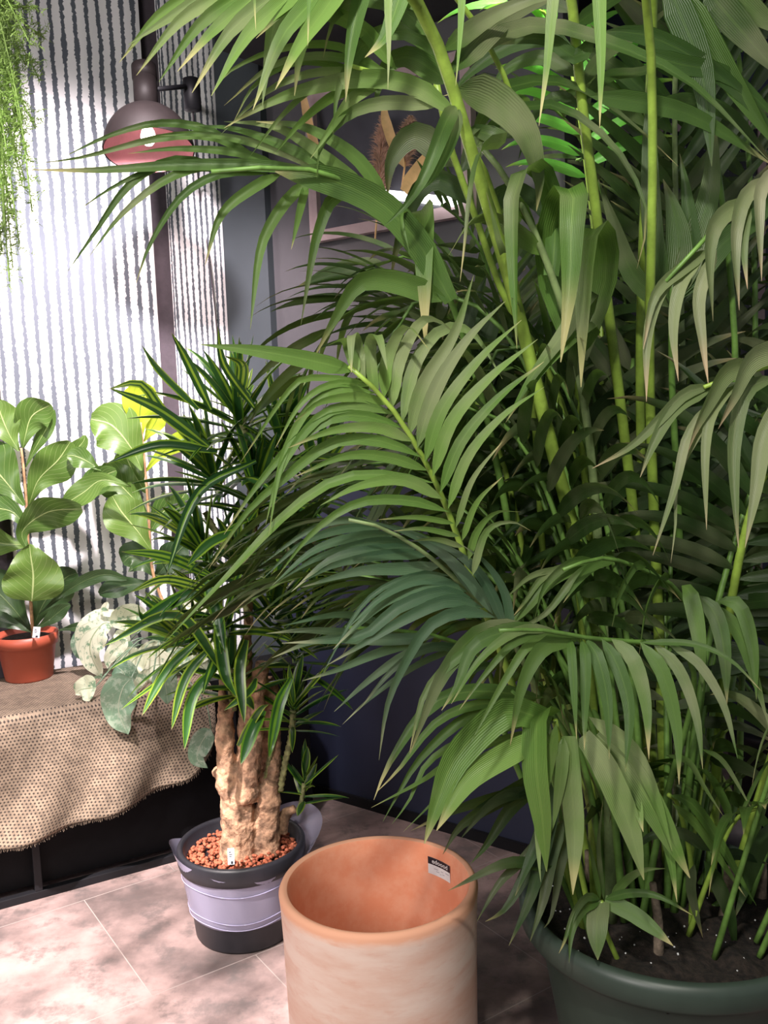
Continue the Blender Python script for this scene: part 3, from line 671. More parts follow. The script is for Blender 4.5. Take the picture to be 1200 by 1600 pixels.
# F11 upper right dusty
f = Frond([(1150, 1475, 1.8), (1260, 1000, 1.75), (1330, 600, 1.6), (1290, 330, 1.45), (1210, 270, 1.40), (1130, 340, 1.38), (1070, 410, 1.36), (1040, 440, 1.36)], .010, .003, 'palm_dry', 'petiole_dark')
f.hero([([(1210, 275), (1165, 305), (1150, 350), (1148, 400), (1155, 485)], 24), ([(1170, 310), (1120, 345), (1106, 400), (1114, 502)], 27), ([(1170, 320), (1163, 380), (1168, 452)], 14),
        ([(1110, 390), (1065, 420), (1022, 462), (1005, 546)], 20), ([(1100, 395), (1065, 440), (1052, 510), (1060, 596)], 20), ([(1070, 420), (1035, 450), (1012, 520), (1010, 628)], 18), ([(1120, 390), (1092, 460), (1098, 540), (1107, 602)], 20),
        ([(1240, 250), (1190, 290), (1185, 350), (1190, 440)], 22)], Y0=1.38, Y1=1.34)
f.done()
# F12 long frond reaching left
f = Frond([(885, 1470, 1.85), (850, 1150, 1.9), (800, 850, 1.85), (760, 650, 1.78), (715, 500, 1.68), (685, 425, 1.60), (640, 355, 1.52), (580, 300, 1.45), (500, 268, 1.40), (410, 262, 1.37), (330, 268, 1.35)], .011, .003, 'palm', 'petiole_dark')
f.hero([([(705, 470), (650, 375), (590, 315), (510, 280), (430, 268)], 40, dict(prof=prof_strap, twist=0)),
        ([(500, 268), (400, 258), (280, 258), (150, 266), (38, 265)], 17, dict(twist=.1)), ([(400, 258), (330, 205), (250, 192), (170, 212), (100, 245)], 12), ([(420, 260), (340, 215), (250, 215), (130, 245), (60, 255)], 12),
        ([(360, 264), (270, 250), (200, 290), (150, 360), (105, 425)], 13), ([(400, 268), (330, 258), (260, 280), (190, 335), (140, 400)], 13), ([(420, 272), (350, 270), (285, 305), (235, 380), (212, 445)], 12),
        ([(440, 272), (400, 290), (345, 335), (320, 415)], 16), ([(500, 275), (455, 305), (417, 360), (402, 412), (391, 515)], 17), ([(570, 300), (520, 308), (495, 362), (484, 412), (470, 508)], 20),
        ([(480, 285), (468, 330), (455, 390)], 12), ([(585, 305), (500, 240), (430, 198), (350, 190)], 18), ([(560, 292), (480, 245), (380, 205), (300, 195)], 16), ([(540, 285), (450, 240), (340, 212), (250, 212)], 15), ([(610, 325), (560, 250), (480, 200), (400, 190)], 20),
        ([(350, 266), (250, 262), (180, 290), (120, 330)], 9), ([(450, 268), (380, 240), (280, 232), (200, 240)], 12),
        ([(690, 430, 1.6), (650, 380, 1.62), (655, 335, 1.55), (662, 335, 1.48), (664, 400, 1.45), (665, 545, 1.45)], 40, XH), ([(670, 410), (640, 340), (625, 338), (640, 395)], 14),
        ([(700, 470), (620, 440), (560, 440), (520, 500), (490, 560)], 34)], Y0=1.46, Y1=1.40)
f.done()
# F16 upper-mid frond
f = Frond([(880, 1470, 1.9), (860, 1000, 1.95), (830, 600, 1.85), (780, 330, 1.7), (720, 200, 1.58), (660, 140, 1.5), (600, 118, 1.45), (540, 100, 1.4)], .010, .003, 'palm_bright', 'petiole')
f.hero([([(720, 185), (650, 135), (570, 122), (480, 138), (410, 165), (350, 200)], 26), ([(600, 108), (520, 70), (430, 78), (360, 110), (330, 145)], 11), ([(610, 112), (520, 88), (430, 100), (350, 165)], 12), ([(600, 116), (500, 112), (420, 140), (345, 210)], 12),
        ([(604, 122), (550, 154), (525, 187), (485, 248)], 17), ([(590, 125), (520, 150), (470, 190), (430, 240)], 15), ([(580, 120), (500, 130), (440, 180), (390, 245)], 12), ([(560, 110), (470, 95), (400, 130), (365, 190)], 11),
        ([(690, 165), (600, 160), (540, 180), (500, 230), (495, 280)], 20), ([(620, 110), (560, 40), (480, 20), (380, 60)], 22)], Y0=1.46, Y1=1.38)
f.done()
# F13 top-left fan
f = Frond([(930, 1470, 1.9), (930, 1000, 1.9), (890, 500, 1.75), (800, 150, 1.6), (700, -20, 1.48), (600, -90, 1.4), (500, -100, 1.35), (400, -70, 1.32)], .010, .003, 'palm_bright', 'petiole')
tips = [(186, 98), (200, 70), (213, 118), (248, 128), (277, 112), (300, 145), (330, 150), (395, 172), (430, 140)]
for i, (tx, ty) in enumerate(tips):
    bx = 400+i*22; by = -75-i*3
    f.hero([([(bx, by), ((bx*.62+tx*.38), -20+i*2), (bx*.28+tx*.72, 25+i*5), (tx, ty)], 19+i*1.4)], Y0=1.36, Y1=1.28)
f.hero([([(560, -90), (500, -10), (470, 80), (460, 150)], 26), ([(590, -90), (560, 10), (545, 90), (540, 160)], 26), ([(520, -95), (440, 10), (420, 90), (410, 165)], 28), ([(640, -60), (620, 10), (600, 60), (570, 90)], 30)], Y0=1.38)
f.done()
# upper right large diagonals and upright tongues
f = Frond([(1090, 1475, 2.0), (1130, 1000, 2.0), (1150, 600, 1.95), (1120, 250, 1.85), (1070, 50, 1.75), (1020, -60, 1.65)], .011, .004, 'palm_shaded', 'petiole_dark')
f.hero([([(1060, -20), (1110, 70), (1160, 150), (1220, 240)], 38), ([(940, 50), (1010, 55), (1100, 100), (1180, 170), (1240, 260)], 26), ([(1100, -20), (1160, 50), (1230, 130)], 42), ([(1040, -30), (1090, 90), (1105, 170), (1112, 260)], 42, dict(twist=0)),
        ([(920, 150), (1000, 160), (1090, 185), (1210, 260)], 28), ([(930, 55), (900, 90), (850, 60), (760, 70)], 22), ([(1130, -30), (1180, 20), (1240, 60)], 34), ([(1000, 80), (1060, 100), (1140, 120), (1230, 200)], 26)], Y0=1.62)
f.done()
f = Frond([(1075, 1475, 1.9), (1070, 1100, 1.95), (1060, 800, 1.9), (1050, 600, 1.85), (1050, 480, 1.8), (1052, 440, 1.78)], .010, .006, 'palm_shaded', 'petiole_dark')
f.hero([([(1045, 470), (1022, 380), (1015, 230), (1021, 60)], 30, dict(twist=0)), ([(1052, 470), (1060, 380), (1050, 320), (1036, 280)], 44, dict(twist=0)), ([(1058, 470), (1085, 380), (1110, 290), (1115, 165)], 38, dict(twist=0)),
        ([(1048, 470), (1080, 420), (1072, 300), (1062, 240)], 30, dict(twist=0)), ([(1060, 470), (1130, 380), (1190, 330), (1240, 200)], 34), ([(1045, 480), (990, 430), (960, 350), (935, 280)], 30)], Y0=1.8)
f.done()
# F14 broad young leaves low in front
f = Frond([(930, 1480, 1.66), (905, 1350, 1.62), (880, 1200, 1.56), (868, 1125, 1.52)], .006, .004, 'palm_bright', 'petiole')
BR = dict(prof=prof_wide, twist=0.0)
f.hero([([(860, 1120, 1.5), (840, 1118, 1.48), (838, 1200, 1.45), (848, 1280, 1.44), (854, 1362, 1.44)], 60, dict(hint=X1, prof=prof_wide, twist=0, fold=.06)), ([(870, 1130), (845, 1250), (842, 1330), (845, 1378)], 22),
        ([(860, 1128), (790, 1112), (715, 1180), (685, 1250), (663, 1318)], 48, BR), ([(850, 1150), (790, 1180), (730, 1220), (682, 1298)], 38, BR),
        ([(890, 1150), (892, 1220), (898, 1300), (895, 1398)], 32, BR), ([(910, 1150), (940, 1190), (980, 1280), (1006, 1375)], 40, BR), ([(930, 1150), (980, 1200), (1030, 1280), (1078, 1372)], 42, BR),
        ([(920, 1120), (985, 1170), (1025, 1250), (1050, 1330)], 26), ([(950, 1200), (990, 1250), (1005, 1300)], 28), ([(1000, 1250), (1040, 1310), (1058, 1410)], 18), ([(880, 1150), (878, 1200), (868, 1270), (862, 1300)], 20)], Y0=1.5, Y1=1.44)
f.done()
f = Frond([(915, 1480, 1.68), (880, 1300, 1.64), (850, 1130, 1.56), (800, 1080, 1.5)], .006, .003, 'palm', 'petiole_dark')
f.hero([([(850, 1105), (750, 1100), (680, 1130), (625, 1200), (588, 1238)], 16), ([(850, 1090), (740, 1080), (670, 1105), (610, 1190), (584, 1250)], 24), ([(840, 1110), (740, 1115), (660, 1180), (622, 1240), (598, 1284)], 18),
        ([(830, 1130), (740, 1150), (670, 1190), (640, 1250), (612, 1288)], 13), ([(830, 1140), (720, 1180), (660, 1220), (580, 1262)], 12), ([(830, 1160), (740, 1190), (680, 1250), (630, 1300)], 8)], Y0=1.56, Y1=1.46)
f.done()
f = Frond([(905, 1480, 1.72), (870, 1350, 1.70), (845, 1230, 1.66), (820, 1180, 1.6)], .006, .003, 'palm_dark', 'petiole_dark')
f.hero([([(850, 1210), (780, 1250), (720, 1290), (692, 1335)], 24), ([(850, 1220), (800, 1260), (760, 1320), (735, 1350)], 22), ([(845, 1230), (760, 1250), (700, 1270), (642, 1298)], 18), ([(860, 1220), (850, 1290), (825, 1350), (805, 1400)], 26),
        ([(870, 1230), (850, 1320), (830, 1400), (795, 1478)], 26), ([(870, 1260), (830, 1350), (790, 1420), (758, 1440)], 24), ([(880, 1300), (850, 1350), (790, 1350), (700, 1392)], 22, dict(twist=0)), ([(880, 1280), (860, 1340), (850, 1400), (828, 1472)], 22), ([(860, 1290), (820, 1340), (780, 1380), (745, 1440)], 16),
        ([(850, 1240), (800, 1240), (760, 1262), (720, 1310)], 20), ([(890, 1300), (875, 1360), (862, 1430), (850, 1450)], 14)], Y0=1.62, Y1=1.55)
f.done()
# short leafy stalks crowding the pot
rg = random.Random(77)
for i in range(14):
    a = rg.uniform(-1.3, 2.4); r = rg.uniform(.05, .2); b0 = V((pc.x+r*cos(a), pc.y+r*sin(a)*.9, .37)); h = rg.uniform(.15, .5)
    e = V((cos(a+.3*rg.random())*.35, sin(a)*.2-.05, 1)).normalized()
    PP, T = resample(catmull([b0, b0+e*h*.5, b0+e*h+V((e.x*.05, 0, 0)), b0+e*h*1.25+V((e.x*.12, -.04, -.01))], 6), 16)
    st = MB(); tube(st, PP, [.006-.003*k/16 for k in range(17)], 7); lf = MB()
    frond_leaflets(lf, PP, .72, 1, 4, rg.uniform(.16, .26), .026, (0, -.3, 1), g=6, rng=rg)
    o = lf.build('frond', M['palm_dark' if i % 3 else 'palm'], palm); s_ = st.build('stalk', M['petiole_dark' if i % 2 else 'petiole'], None); s_.parent = o
# F15 small yellowing plantlet at the rim
f = Frond([(950, 1485, 1.60), (945, 1450, 1.59), (940, 1408, 1.58)], .005, .004, 'palm', 'petiole')
f.hero([([(938, 1405), (915, 1402), (895, 1430), (882, 1470), (873, 1490)], 13), ([(938, 1408), (910, 1420), (893, 1455), (889, 1505)], 16), ([(940, 1408), (933, 1435), (932, 1470), (934, 1500)], 34, BR), ([(945, 1408), (985, 1425), (1020, 1450), (1052, 1478)], 26, BR),
        ([(945, 1405), (985, 1395), (1030, 1400), (1082, 1430)], 14), ([(955, 1400), (985, 1370), (1010, 1358), (1040, 1357)], 14), ([(938, 1405), (925, 1340), (915, 1300)], 8), ([(943, 1405), (935, 1320), (942, 1250)], 8)], Y0=1.58, Y1=1.5)
f.done()
# right lower arching leaves
f = Frond([(1080, 1480, 1.7), (1080, 1350, 1.7), (1060, 1260, 1.66), (1045, 1242, 1.62)], .006, .004, 'palm_bright', 'petiole')
f.hero([([(1045, 1242), (1080, 1255), (1120, 1310), (1155, 1370), (1182, 1415)], 18), ([(1050, 1255), (1090, 1290), (1130, 1350), (1165, 1402)], 14), ([(1040, 1180), (1075, 1190), (1100, 1230), (1130, 1275)], 10), ([(1095, 1170), (1130, 1190), (1175, 1265)], 8)], Y0=1.62)
f.done()
f = Frond([(1110, 1480, 1.78), (1130, 1400, 1.78), (1130, 1350, 1.74), (1110, 1330, 1.7)], .006, .004, 'palm_dark', 'petiole_dark')
f.hero([([(1100, 1345), (1115, 1370), (1140, 1430), (1150, 1498)], 24), ([(1085, 1350), (1080, 1390), (1098, 1465)], 16), ([(1120, 1340), (1150, 1335), (1200, 1350)], 18), ([(1215, 1280), (1190, 1320), (1165, 1390), (1145, 1440)], 24), ([(1110, 1330), (1060, 1300), (1010, 1310), (980, 1350)], 18)], Y0=1.66)
f.done()
# woody canes in the pot
for (px, py, px2, py2, Y, r) in [(1128, 1480, 1140, 1355, 1.72, .016), (1020, 1475, 1025, 1300, 1.8, .015), (985, 1485, 965, 1330, 1.75, .014), (1180, 1470, 1190, 1330, 1.8, .014), (915, 1440, 920, 1330, 1.85, .014), (1080, 1440, 1075, 1280, 1.95, .014), (1030, 1497, 1020, 1380, 1.62, .010)]:
    mb = MB(); P = pxpath([(px, py), ((px+px2)/2+3, (py+py2)/2), (px2, py2)], Y); tube(mb, P, [r*(1-.35*i/(len(P)-1)) for i in range(len(P))], 10, jit=.3); mb.build('cane', M['palmcane'], palm)
# filler fronds behind, rising from the pot
rg = random.Random(21)
for i in range(17):
    a = radians(rg.uniform(-15, 175)) if i % 3 else radians(rg.uniform(150, 200))
    rb = .12*rg.random(); b0 = V((pc.x+rb*cos(a), pc.y+rb*sin(a), .38)); L = rg.uniform(.35, .95); hgt = rg.uniform(.5, 1.35)
    e = V((cos(a), sin(a)*.75, 0))
    if b0.x+e.x*L > 1.5: L *= .7
    P = [b0, b0+e*L*.12+V((0, 0, hgt*.5)), b0+e*L*.4+V((0, 0, hgt*.9)), b0+e*L*.75+V((0, 0, hgt)), b0+e*L+V((0, 0, hgt*.85))]
    f = Frond([(0, 0)], .01, .01) if False else None
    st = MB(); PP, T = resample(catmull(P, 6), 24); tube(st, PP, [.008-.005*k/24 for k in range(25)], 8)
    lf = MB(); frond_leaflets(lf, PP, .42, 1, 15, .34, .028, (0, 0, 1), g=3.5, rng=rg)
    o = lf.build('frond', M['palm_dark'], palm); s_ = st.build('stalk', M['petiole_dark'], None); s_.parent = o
print('palm leaves done')

# ------------------------------------------------------------------ palms behind
def back_palm(base, label, mat, pmat, specs, seed, potr=.15, poth=.3, group=None):
    rg = random.Random(seed); t = thing('potted_palm', (base[0], base[1], 0), label, 'potted plant', group)
    mb = MB(); lathe(mb, [(0, 0), (potr*.75, 0), (potr*.95, poth*.92), (potr*1.04, poth*.93), (potr*1.04, poth), (potr*.93, poth), (potr*.9, poth*.9), (0, poth*.9)], (base[0], base[1], 0), 40)
    mb.build('pot', M['blackpot'], t)
    for sp in specs:
        st = MB(); P = pxpath(sp[0], 2.4); P = catmull([V((base[0]+rg.uniform(-.04, .04), base[1]+rg.uniform(-.04, .04), poth*.9))]+[P[k] for k in range(0, len(P), 5)], 4)
        PP, T = resample(P, 30); tube(st, PP, [.009-.006*k/30 for k in range(31)], 8)
        lf = MB(); frond_leaflets(lf, PP, sp[1], 1, sp[2], sp[3], sp[4], sp[5] if len(sp) > 5 else (0, -.3, 1), g=sp[6] if len(sp) > 6 else 3, rng=rg)
        o = lf.build('frond', M[mat], t); s_ = st.build('stalk', M[pmat], None); s_.parent = o
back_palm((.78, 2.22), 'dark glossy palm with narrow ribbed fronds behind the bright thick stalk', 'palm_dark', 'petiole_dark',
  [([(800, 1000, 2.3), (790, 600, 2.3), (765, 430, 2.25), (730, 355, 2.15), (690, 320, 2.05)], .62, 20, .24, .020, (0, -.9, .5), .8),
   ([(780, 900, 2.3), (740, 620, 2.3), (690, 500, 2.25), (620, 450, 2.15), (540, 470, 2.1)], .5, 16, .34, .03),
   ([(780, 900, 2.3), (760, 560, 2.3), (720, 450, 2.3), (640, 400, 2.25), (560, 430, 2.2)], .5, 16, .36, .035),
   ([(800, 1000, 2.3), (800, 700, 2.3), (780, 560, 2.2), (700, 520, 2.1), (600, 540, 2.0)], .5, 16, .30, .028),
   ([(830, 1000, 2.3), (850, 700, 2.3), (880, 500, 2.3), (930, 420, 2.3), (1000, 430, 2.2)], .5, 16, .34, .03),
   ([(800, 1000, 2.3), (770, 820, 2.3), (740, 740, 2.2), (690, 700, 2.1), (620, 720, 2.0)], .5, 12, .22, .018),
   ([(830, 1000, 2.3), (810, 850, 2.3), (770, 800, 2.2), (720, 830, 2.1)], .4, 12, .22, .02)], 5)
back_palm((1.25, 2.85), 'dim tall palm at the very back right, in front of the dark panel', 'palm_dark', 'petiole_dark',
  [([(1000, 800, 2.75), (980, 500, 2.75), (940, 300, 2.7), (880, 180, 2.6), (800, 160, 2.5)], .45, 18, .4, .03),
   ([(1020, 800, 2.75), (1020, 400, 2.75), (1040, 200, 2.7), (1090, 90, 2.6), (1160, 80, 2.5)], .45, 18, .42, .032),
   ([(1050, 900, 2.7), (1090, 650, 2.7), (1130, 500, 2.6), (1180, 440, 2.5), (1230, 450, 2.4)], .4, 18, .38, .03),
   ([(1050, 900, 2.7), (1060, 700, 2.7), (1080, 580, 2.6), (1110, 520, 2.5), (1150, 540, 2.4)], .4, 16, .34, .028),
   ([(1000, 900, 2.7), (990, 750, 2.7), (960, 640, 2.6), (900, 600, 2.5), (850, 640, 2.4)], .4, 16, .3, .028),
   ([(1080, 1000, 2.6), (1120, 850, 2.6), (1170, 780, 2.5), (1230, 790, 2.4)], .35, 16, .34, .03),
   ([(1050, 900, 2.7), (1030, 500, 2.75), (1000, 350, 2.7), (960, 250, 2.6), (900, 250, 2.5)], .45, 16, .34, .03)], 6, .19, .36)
back_palm((.98, 2.12), 'vivid lime palm crown lit from above, behind the top of the tall stalks', 'palm_lime', 'petiole',
  [([(960, 900, 2.15), (940, 500, 2.2), (900, 150, 2.3), (865, 40, 2.3), (825, 5, 2.25), (770, 15, 2.2)], .76, 11, .26, .030, (0, -.3, 1), 4)], 8, .10, .2)

# glossy dark framed panel on the far wall
t = thing('framed_panel', (1.3, 3.69, .9), 'dark glossy panel with painted reflection specks and pale frame on the far back wall behind the palm', 'wall panel')
def sparkle():
    m, nt, b = newmat('black_glass_painted_glints'); g = N(nt); tc = g.n('ShaderNodeTexCoord').outputs['Object']
    v = g.n('ShaderNodeTexVoronoi'); g.l(tc, v.inputs[0]); v.inputs['Scale'].default_value = 55
    f = g.m('MULTIPLY', g.m('SUBTRACT', 1, g.ramp(v.outputs[0], .10, .28)), g.ramp(g.noise(9, tc, 3), .45, .65))  # pale specks paint foliage reflections into the glass colour
    g.l(g.mix(f, (.01, .012, .014), (.45, .48, .52)), b.inputs['Base Color']); b.inputs['Roughness'].default_value = .2; return m
M['sparkle'] = sparkle()
pl = at(888, 205, 3.66); pr_ = at(1192, 190, 3.66)
mb = MB(); box(mb, ((pl.x+pr_.x)/2, 3.685, (pl.z+.7)/2), (pr_.x-pl.x, .028, pl.z-.7)); mb.build('pane', M['sparkle'], t, smooth=False)
mb = MB()
for x in (pl.x, pr_.x): box(mb, (x, 3.68, (pl.z+.7)/2), (.03, .04, pl.z-.7+.03))
for z in (pl.z, .7): box(mb, ((pl.x+pr_.x)/2, 3.68, z), (pr_.x-pl.x-.03, .04, .03))
mb.build('frame_moulding', M['frame'], t, smooth=False)

# ------------------------------------------------------------------ terracotta pot
PK = .972
tp = onz(591, 1376, .46); 
TR = .204
t = thing('terracotta_pot', (tp.x, tp.y, 0), 'large empty cylindrical terracotta pot with chalky bloom in the foreground', 'flower pot')
mb = MB(); lathe(mb, [(r*PK, z) for r, z in [(0, 0), (.186, 0), (.194, .008), (.196, .2), (.199, .36), (.202, .43), (.204, .452), (.200, .460), (.194, .462), (.187, .459)]], (tp.x, tp.y, 0), 128)
o = mb.build('pot_wall', M['terra'], t, origin=(tp.x, tp.y, 0))
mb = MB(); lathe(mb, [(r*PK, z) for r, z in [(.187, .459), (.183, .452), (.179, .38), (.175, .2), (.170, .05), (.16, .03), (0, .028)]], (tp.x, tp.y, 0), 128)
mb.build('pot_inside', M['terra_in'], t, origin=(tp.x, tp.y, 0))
# sticker inside on far right
def inner(px, py):
    d = ray(px, py); a = d.x*d.x+d.y*d.y; o_ = EYE-V((tp.x, tp.y, 0)); b = 2*(o_.x*d.x+o_.y*d.y); c = o_.x**2+o_.y**2-.1755**2
    k = (-b+sqrt(b*b-4*a*c))/(2*a); return EYE+d*k
p1 = inner(669, 1337); p2 = inner(704, 1372); p3 = inner(666, 1362)
a1 = atan2(p1.y-tp.y, p1.x-tp.x); a2 = atan2(p2.y-tp.y, p2.x-tp.x)
def stick(mb, a_, b_, z0, z1, r, n=8):
    b0 = len(mb.v)
    for i in range(n+1):
        a = a_+(b_-a_)*i/n
        for z in (z0, z1): mb.v.append((tp.x+r*cos(a), tp.y+r*sin(a), z))
    for i in range(n): mb.face([b0+2*i, b0+2*i+2, b0+2*i+3, b0+2*i+1])
ztop = p1.z; zb = p3.z; zm = ztop-(ztop-zb)*.42
mb = MB(); stick(mb, a1, a2, zb, ztop, .1742); st_ = mb.build('price_sticker', M['white'], t); st_['label'] = 'black and white price sticker'
mb = MB(); stick(mb, a1, a2, zm, ztop, .1739); o = mb.build('black_band', M['ink']); o.parent = st_; o.location = (0, 0, 0)
mb = MB(); rg = random.Random(4)
for (u0, u1, f0, f1) in ((.25, .42, .40, .36), (.34, .48, .28, .24), (.55, .66, .40, .36), (.62, .72, .26, .22), (.76, .94, .44, .39), (.5, .58, .20, .17)):
    stick(mb, a1+(a2-a1)*u0, a1+(a2-a1)*u1, zb+(ztop-zb)*f1, zb+(ztop-zb)*f0, .1737, 3)
o = mb.build('small_print', M['greyink']); o.parent = st_; o.location = (0, 0, 0)
# word on the black band, bent along the pot wall
def word(txt, a_, b_, z, h, r, mat, name):
    cu = bpy.data.curves.new('w', 'FONT'); cu.body = txt; cu.size = 1; cu.resolution_u = 3; cu.offset = .012
    to = bpy.data.objects.new('w', cu); COL.objects.link(to); bpy.context.view_layer.update()
    me = bpy.data.meshes.new_from_object(to); bpy.data.objects.remove(to)
    xs = [v.co.x for v in me.vertices]; w0, w1 = min(xs), max(xs); y0_ = min(v.co.y for v in me.vertices)
    for v in me.vertices:
        a = a_+(b_-a_)*(v.co.x-w0)/(w1-w0); v.co = V((tp.x+r*cos(a), tp.y+r*sin(a), z+(v.co.y-y0_)*h))
    me.materials.clear(); me.materials.append(mat); o = bpy.data.objects.new(name, me); COL.objects.link(o); return o
zt = zm+(ztop-zm)*.22
o = word('edoood', a1+(a2-a1)*.17, a1+(a2-a1)*.88, zt, (ztop-zm)*.62/.72, .1735, M['white'], 'lettering'); o.parent = st_; o.location = (0, 0, 0)
for ch in st_.children: ch.matrix_parent_inverse = Matrix.Identity(4)

# ------------------------------------------------------------------ dracaena in black pot
dz = .25; dp = onz(377, 1312, dz)
drac = thing('potted_dracaena', (dp.x, dp.y, 0), 'multi-trunk plant with lime-striped strappy leaves in a black pot wrapped in clear plastic', 'potted plant')
mb = MB(); lathe(mb, [(0, 0), (.128, 0), (.134, .008), (.150, .17), (.160, .195), (.168, .20), (.172, .215), (.172, .243), (.168, .25), (.160, .25), (.154, .243), (.15, .205), (0, .205)], (dp.x, dp.y, 0), 80)
mb.build('pot', M['blackpot'], drac)
mb = MB(); seg = 96; prof = [(.141, .070), (.147, .085), (.149, .10), (.157, .15), (.163, .19), (.171, .225)]
for i, (r, z) in enumerate(prof):
    for k in range(seg):
        a = 2*pi*k/seg; ww = 1+.012*sin(a*9+i)*(.5 if i < 5 else 1)
        zz = z+(.02 if i == 5 else 0)*sin(a*2+.5)*.7; flare = 0
        if i == 5: flare = .055*max(0, cos(a-radians(25)))**4+.02*max(0, cos(a-radians(190)))**8; zz += .05*max(0, cos(a-radians(40)))**4+.03*max(0, cos(a-radians(190)))**8
        mb.v.append((dp.x+(r*ww+flare)*cos(a), dp.y+(r*ww+flare)*sin(a), zz))
for i in range(len(prof)-1):
    for k in range(seg):
        k2 = (k+1) % seg; mb.face([i*seg+k, i*seg+k2, (i+1)*seg+k2, (i+1)*seg+k])
sl = mb.build('plastic_sleeve', M['sleeve'], drac); sl['label'] = 'clear wrinkled plastic wrapped round the pot'
mb = MB()
for zz, rr_ in ((.078, .1475), (.175, .163), (.095, .150)):
    tube(mb, [(dp.x+rr_*cos(2*pi*k/64), dp.y+rr_*sin(2*pi*k/64), zz+.004*sin(k*.35)) for k in range(65)], .0012, 6, False)
o = mb.build('plastic_crease', M['sleeve'], None); o.parent = sl
mb = MB(); rg = random.Random(9)
ico = bmesh.new(); bmesh.ops.create_icosphere(ico, subdivisions=1, radius=1); IV = [v.co.copy() for v in ico.verts]; IF = [[v.index for v in f.verts] for f in ico.faces]; ico.free()
for i in range(1100):
    a = rg.uniform(0, 2*pi); r = .148*sqrt(rg.random()); s = rg.uniform(.0035, .0075); c = V((dp.x+r*cos(a), dp.y+r*sin(a), .207+rg.random()*.016+.012*(1-r/.148)))
    b0 = len(mb.v); q = V((rg.uniform(.8, 1.2), rg.uniform(.8, 1.2), rg.uniform(.7, 1)))
    mb.v += [c+V((v.x*q.x, v.y*q.y, v.z*q.z))*s for v in IV]
    for f_ in IF: mb.face([b0+k for k in f_])
o = mb.build('clay_pebbles', M['clay'], drac); o['kind'] = 'stuff'
# trunk mass
def trunk(paths, vox, name, mat, disp=.010):
    mb = MB()
    for pts, rad in paths:
        P = pxpath([p[:3] for p in pts]); n = len(P); P2, T = resample(P, 24)
        rr_ = []
        for i in range(25):
            k = i/24*(len(rad)-1); j = min(len(rad)-2, int(k)); rr_.append(rad[j]+(rad[j+1]-rad[j])*(k-j))
        tube(mb, P2, rr_, 14, jit=.25)
    o = mb.build(name, mat, drac)
    m = o.modifiers.new('remesh', 'REMESH'); m.mode = 'VOXEL'; m.voxel_size = vox; m.use_smooth_shade = True
    s = o.modifiers.new('smooth', 'SMOOTH'); s.iterations = 4
    tx = bpy.data.textures.new('bark', 'CLOUDS'); tx.noise_scale = .018; tx.noise_depth = 3
    d = o.modifiers.new('disp', 'DISPLACE'); d.texture = tx; d.strength = disp; d.mid_level = .5
    return o
Yd = dp.y
trunk([([(372, 1345, Yd-.02), (372, 1290, Yd-.01), (368, 1230, Yd), (355, 1195, Yd)], [.056, .048, .046, .048, .040]),
       ([(372, 1250, Yd), (356, 1215, Yd-.015), (352, 1150, Yd), (350, 1115, Yd+.01)], [.036, .038, .026, .024, .026, .020]),
       ([(350, 1125, Yd), (347, 1080, Yd), (348, 1058, Yd)], [.016, .011, .010]), ([(355, 1130, Yd), (362, 1105, Yd), (366, 1080, Yd)], [.014, .010, .007]),
       ([(384, 1250, Yd-.02), (388, 1200, Yd-.02), (400, 1130, Yd), (404, 1070, Yd), (412, 1035, Yd)], [.034, .034, .026, .019, .020, .021]),
       ([(380, 1200, Yd+.01), (384, 1100, Yd+.02), (386, 1000, Yd+.03), (392, 900, Yd+.03), (396, 820, Yd+.02)], [.020, .020, .018, .014, .012, .010, .011]),
       ([(420, 1240, Yd+.03), (424, 1150, Yd+.05), (425, 1090, Yd+.05), (415, 1060, Yd+.05)], [.03, .026, .024, .02]),
       ([(415, 1335, Yd-.01), (417, 1290, Yd), (420, 1240, Yd), (425, 1222, Yd)], [.038, .036, .033, .030, .022]),
       ([(436, 1300, Yd+.03), (445, 1275, Yd+.04), (462, 1262, Yd+.04)], [.020, .020, .016, .012])], .0035, 'trunk', M['bark'])
def young(pts, r, Y):
    mb = MB(); P, T = resample(pxpath(pts, Y), 40); tube(mb, P, [r*(1+.18*sin(i*2.4)) for i in range(41)], 8); mb.build('shoot', M['youngbark'], drac)
young([(438, 1235), (446, 1190), (455, 1150), (458, 1110)], .0085, Yd+.0); young([(414, 1225), (420, 1190), (430, 1150), (436, 1110)], .007, Yd+.02)
young([(468, 1265), (472, 1245), (475, 1225)], .006, Yd+.04); young([(365, 1110), (362, 1085), (360, 1070)], .009, Yd)
young([(392, 820), (392, 760), (385, 700), (375, 640)], .010, Yd+.02); young([(396, 830), (420, 760), (440, 700)], .009, Yd+.05); young([(390, 900), (350, 850), (320, 800)], .008, Yd+.02)
young([(388, 960), (360, 900), (330, 880)], .007, Yd-.02); young([(400, 930), (440, 880), (470, 820), (500, 760)], .008, Yd+.06); young([(386, 1060), (350, 1040), (335, 1020)], .006, Yd-.03)
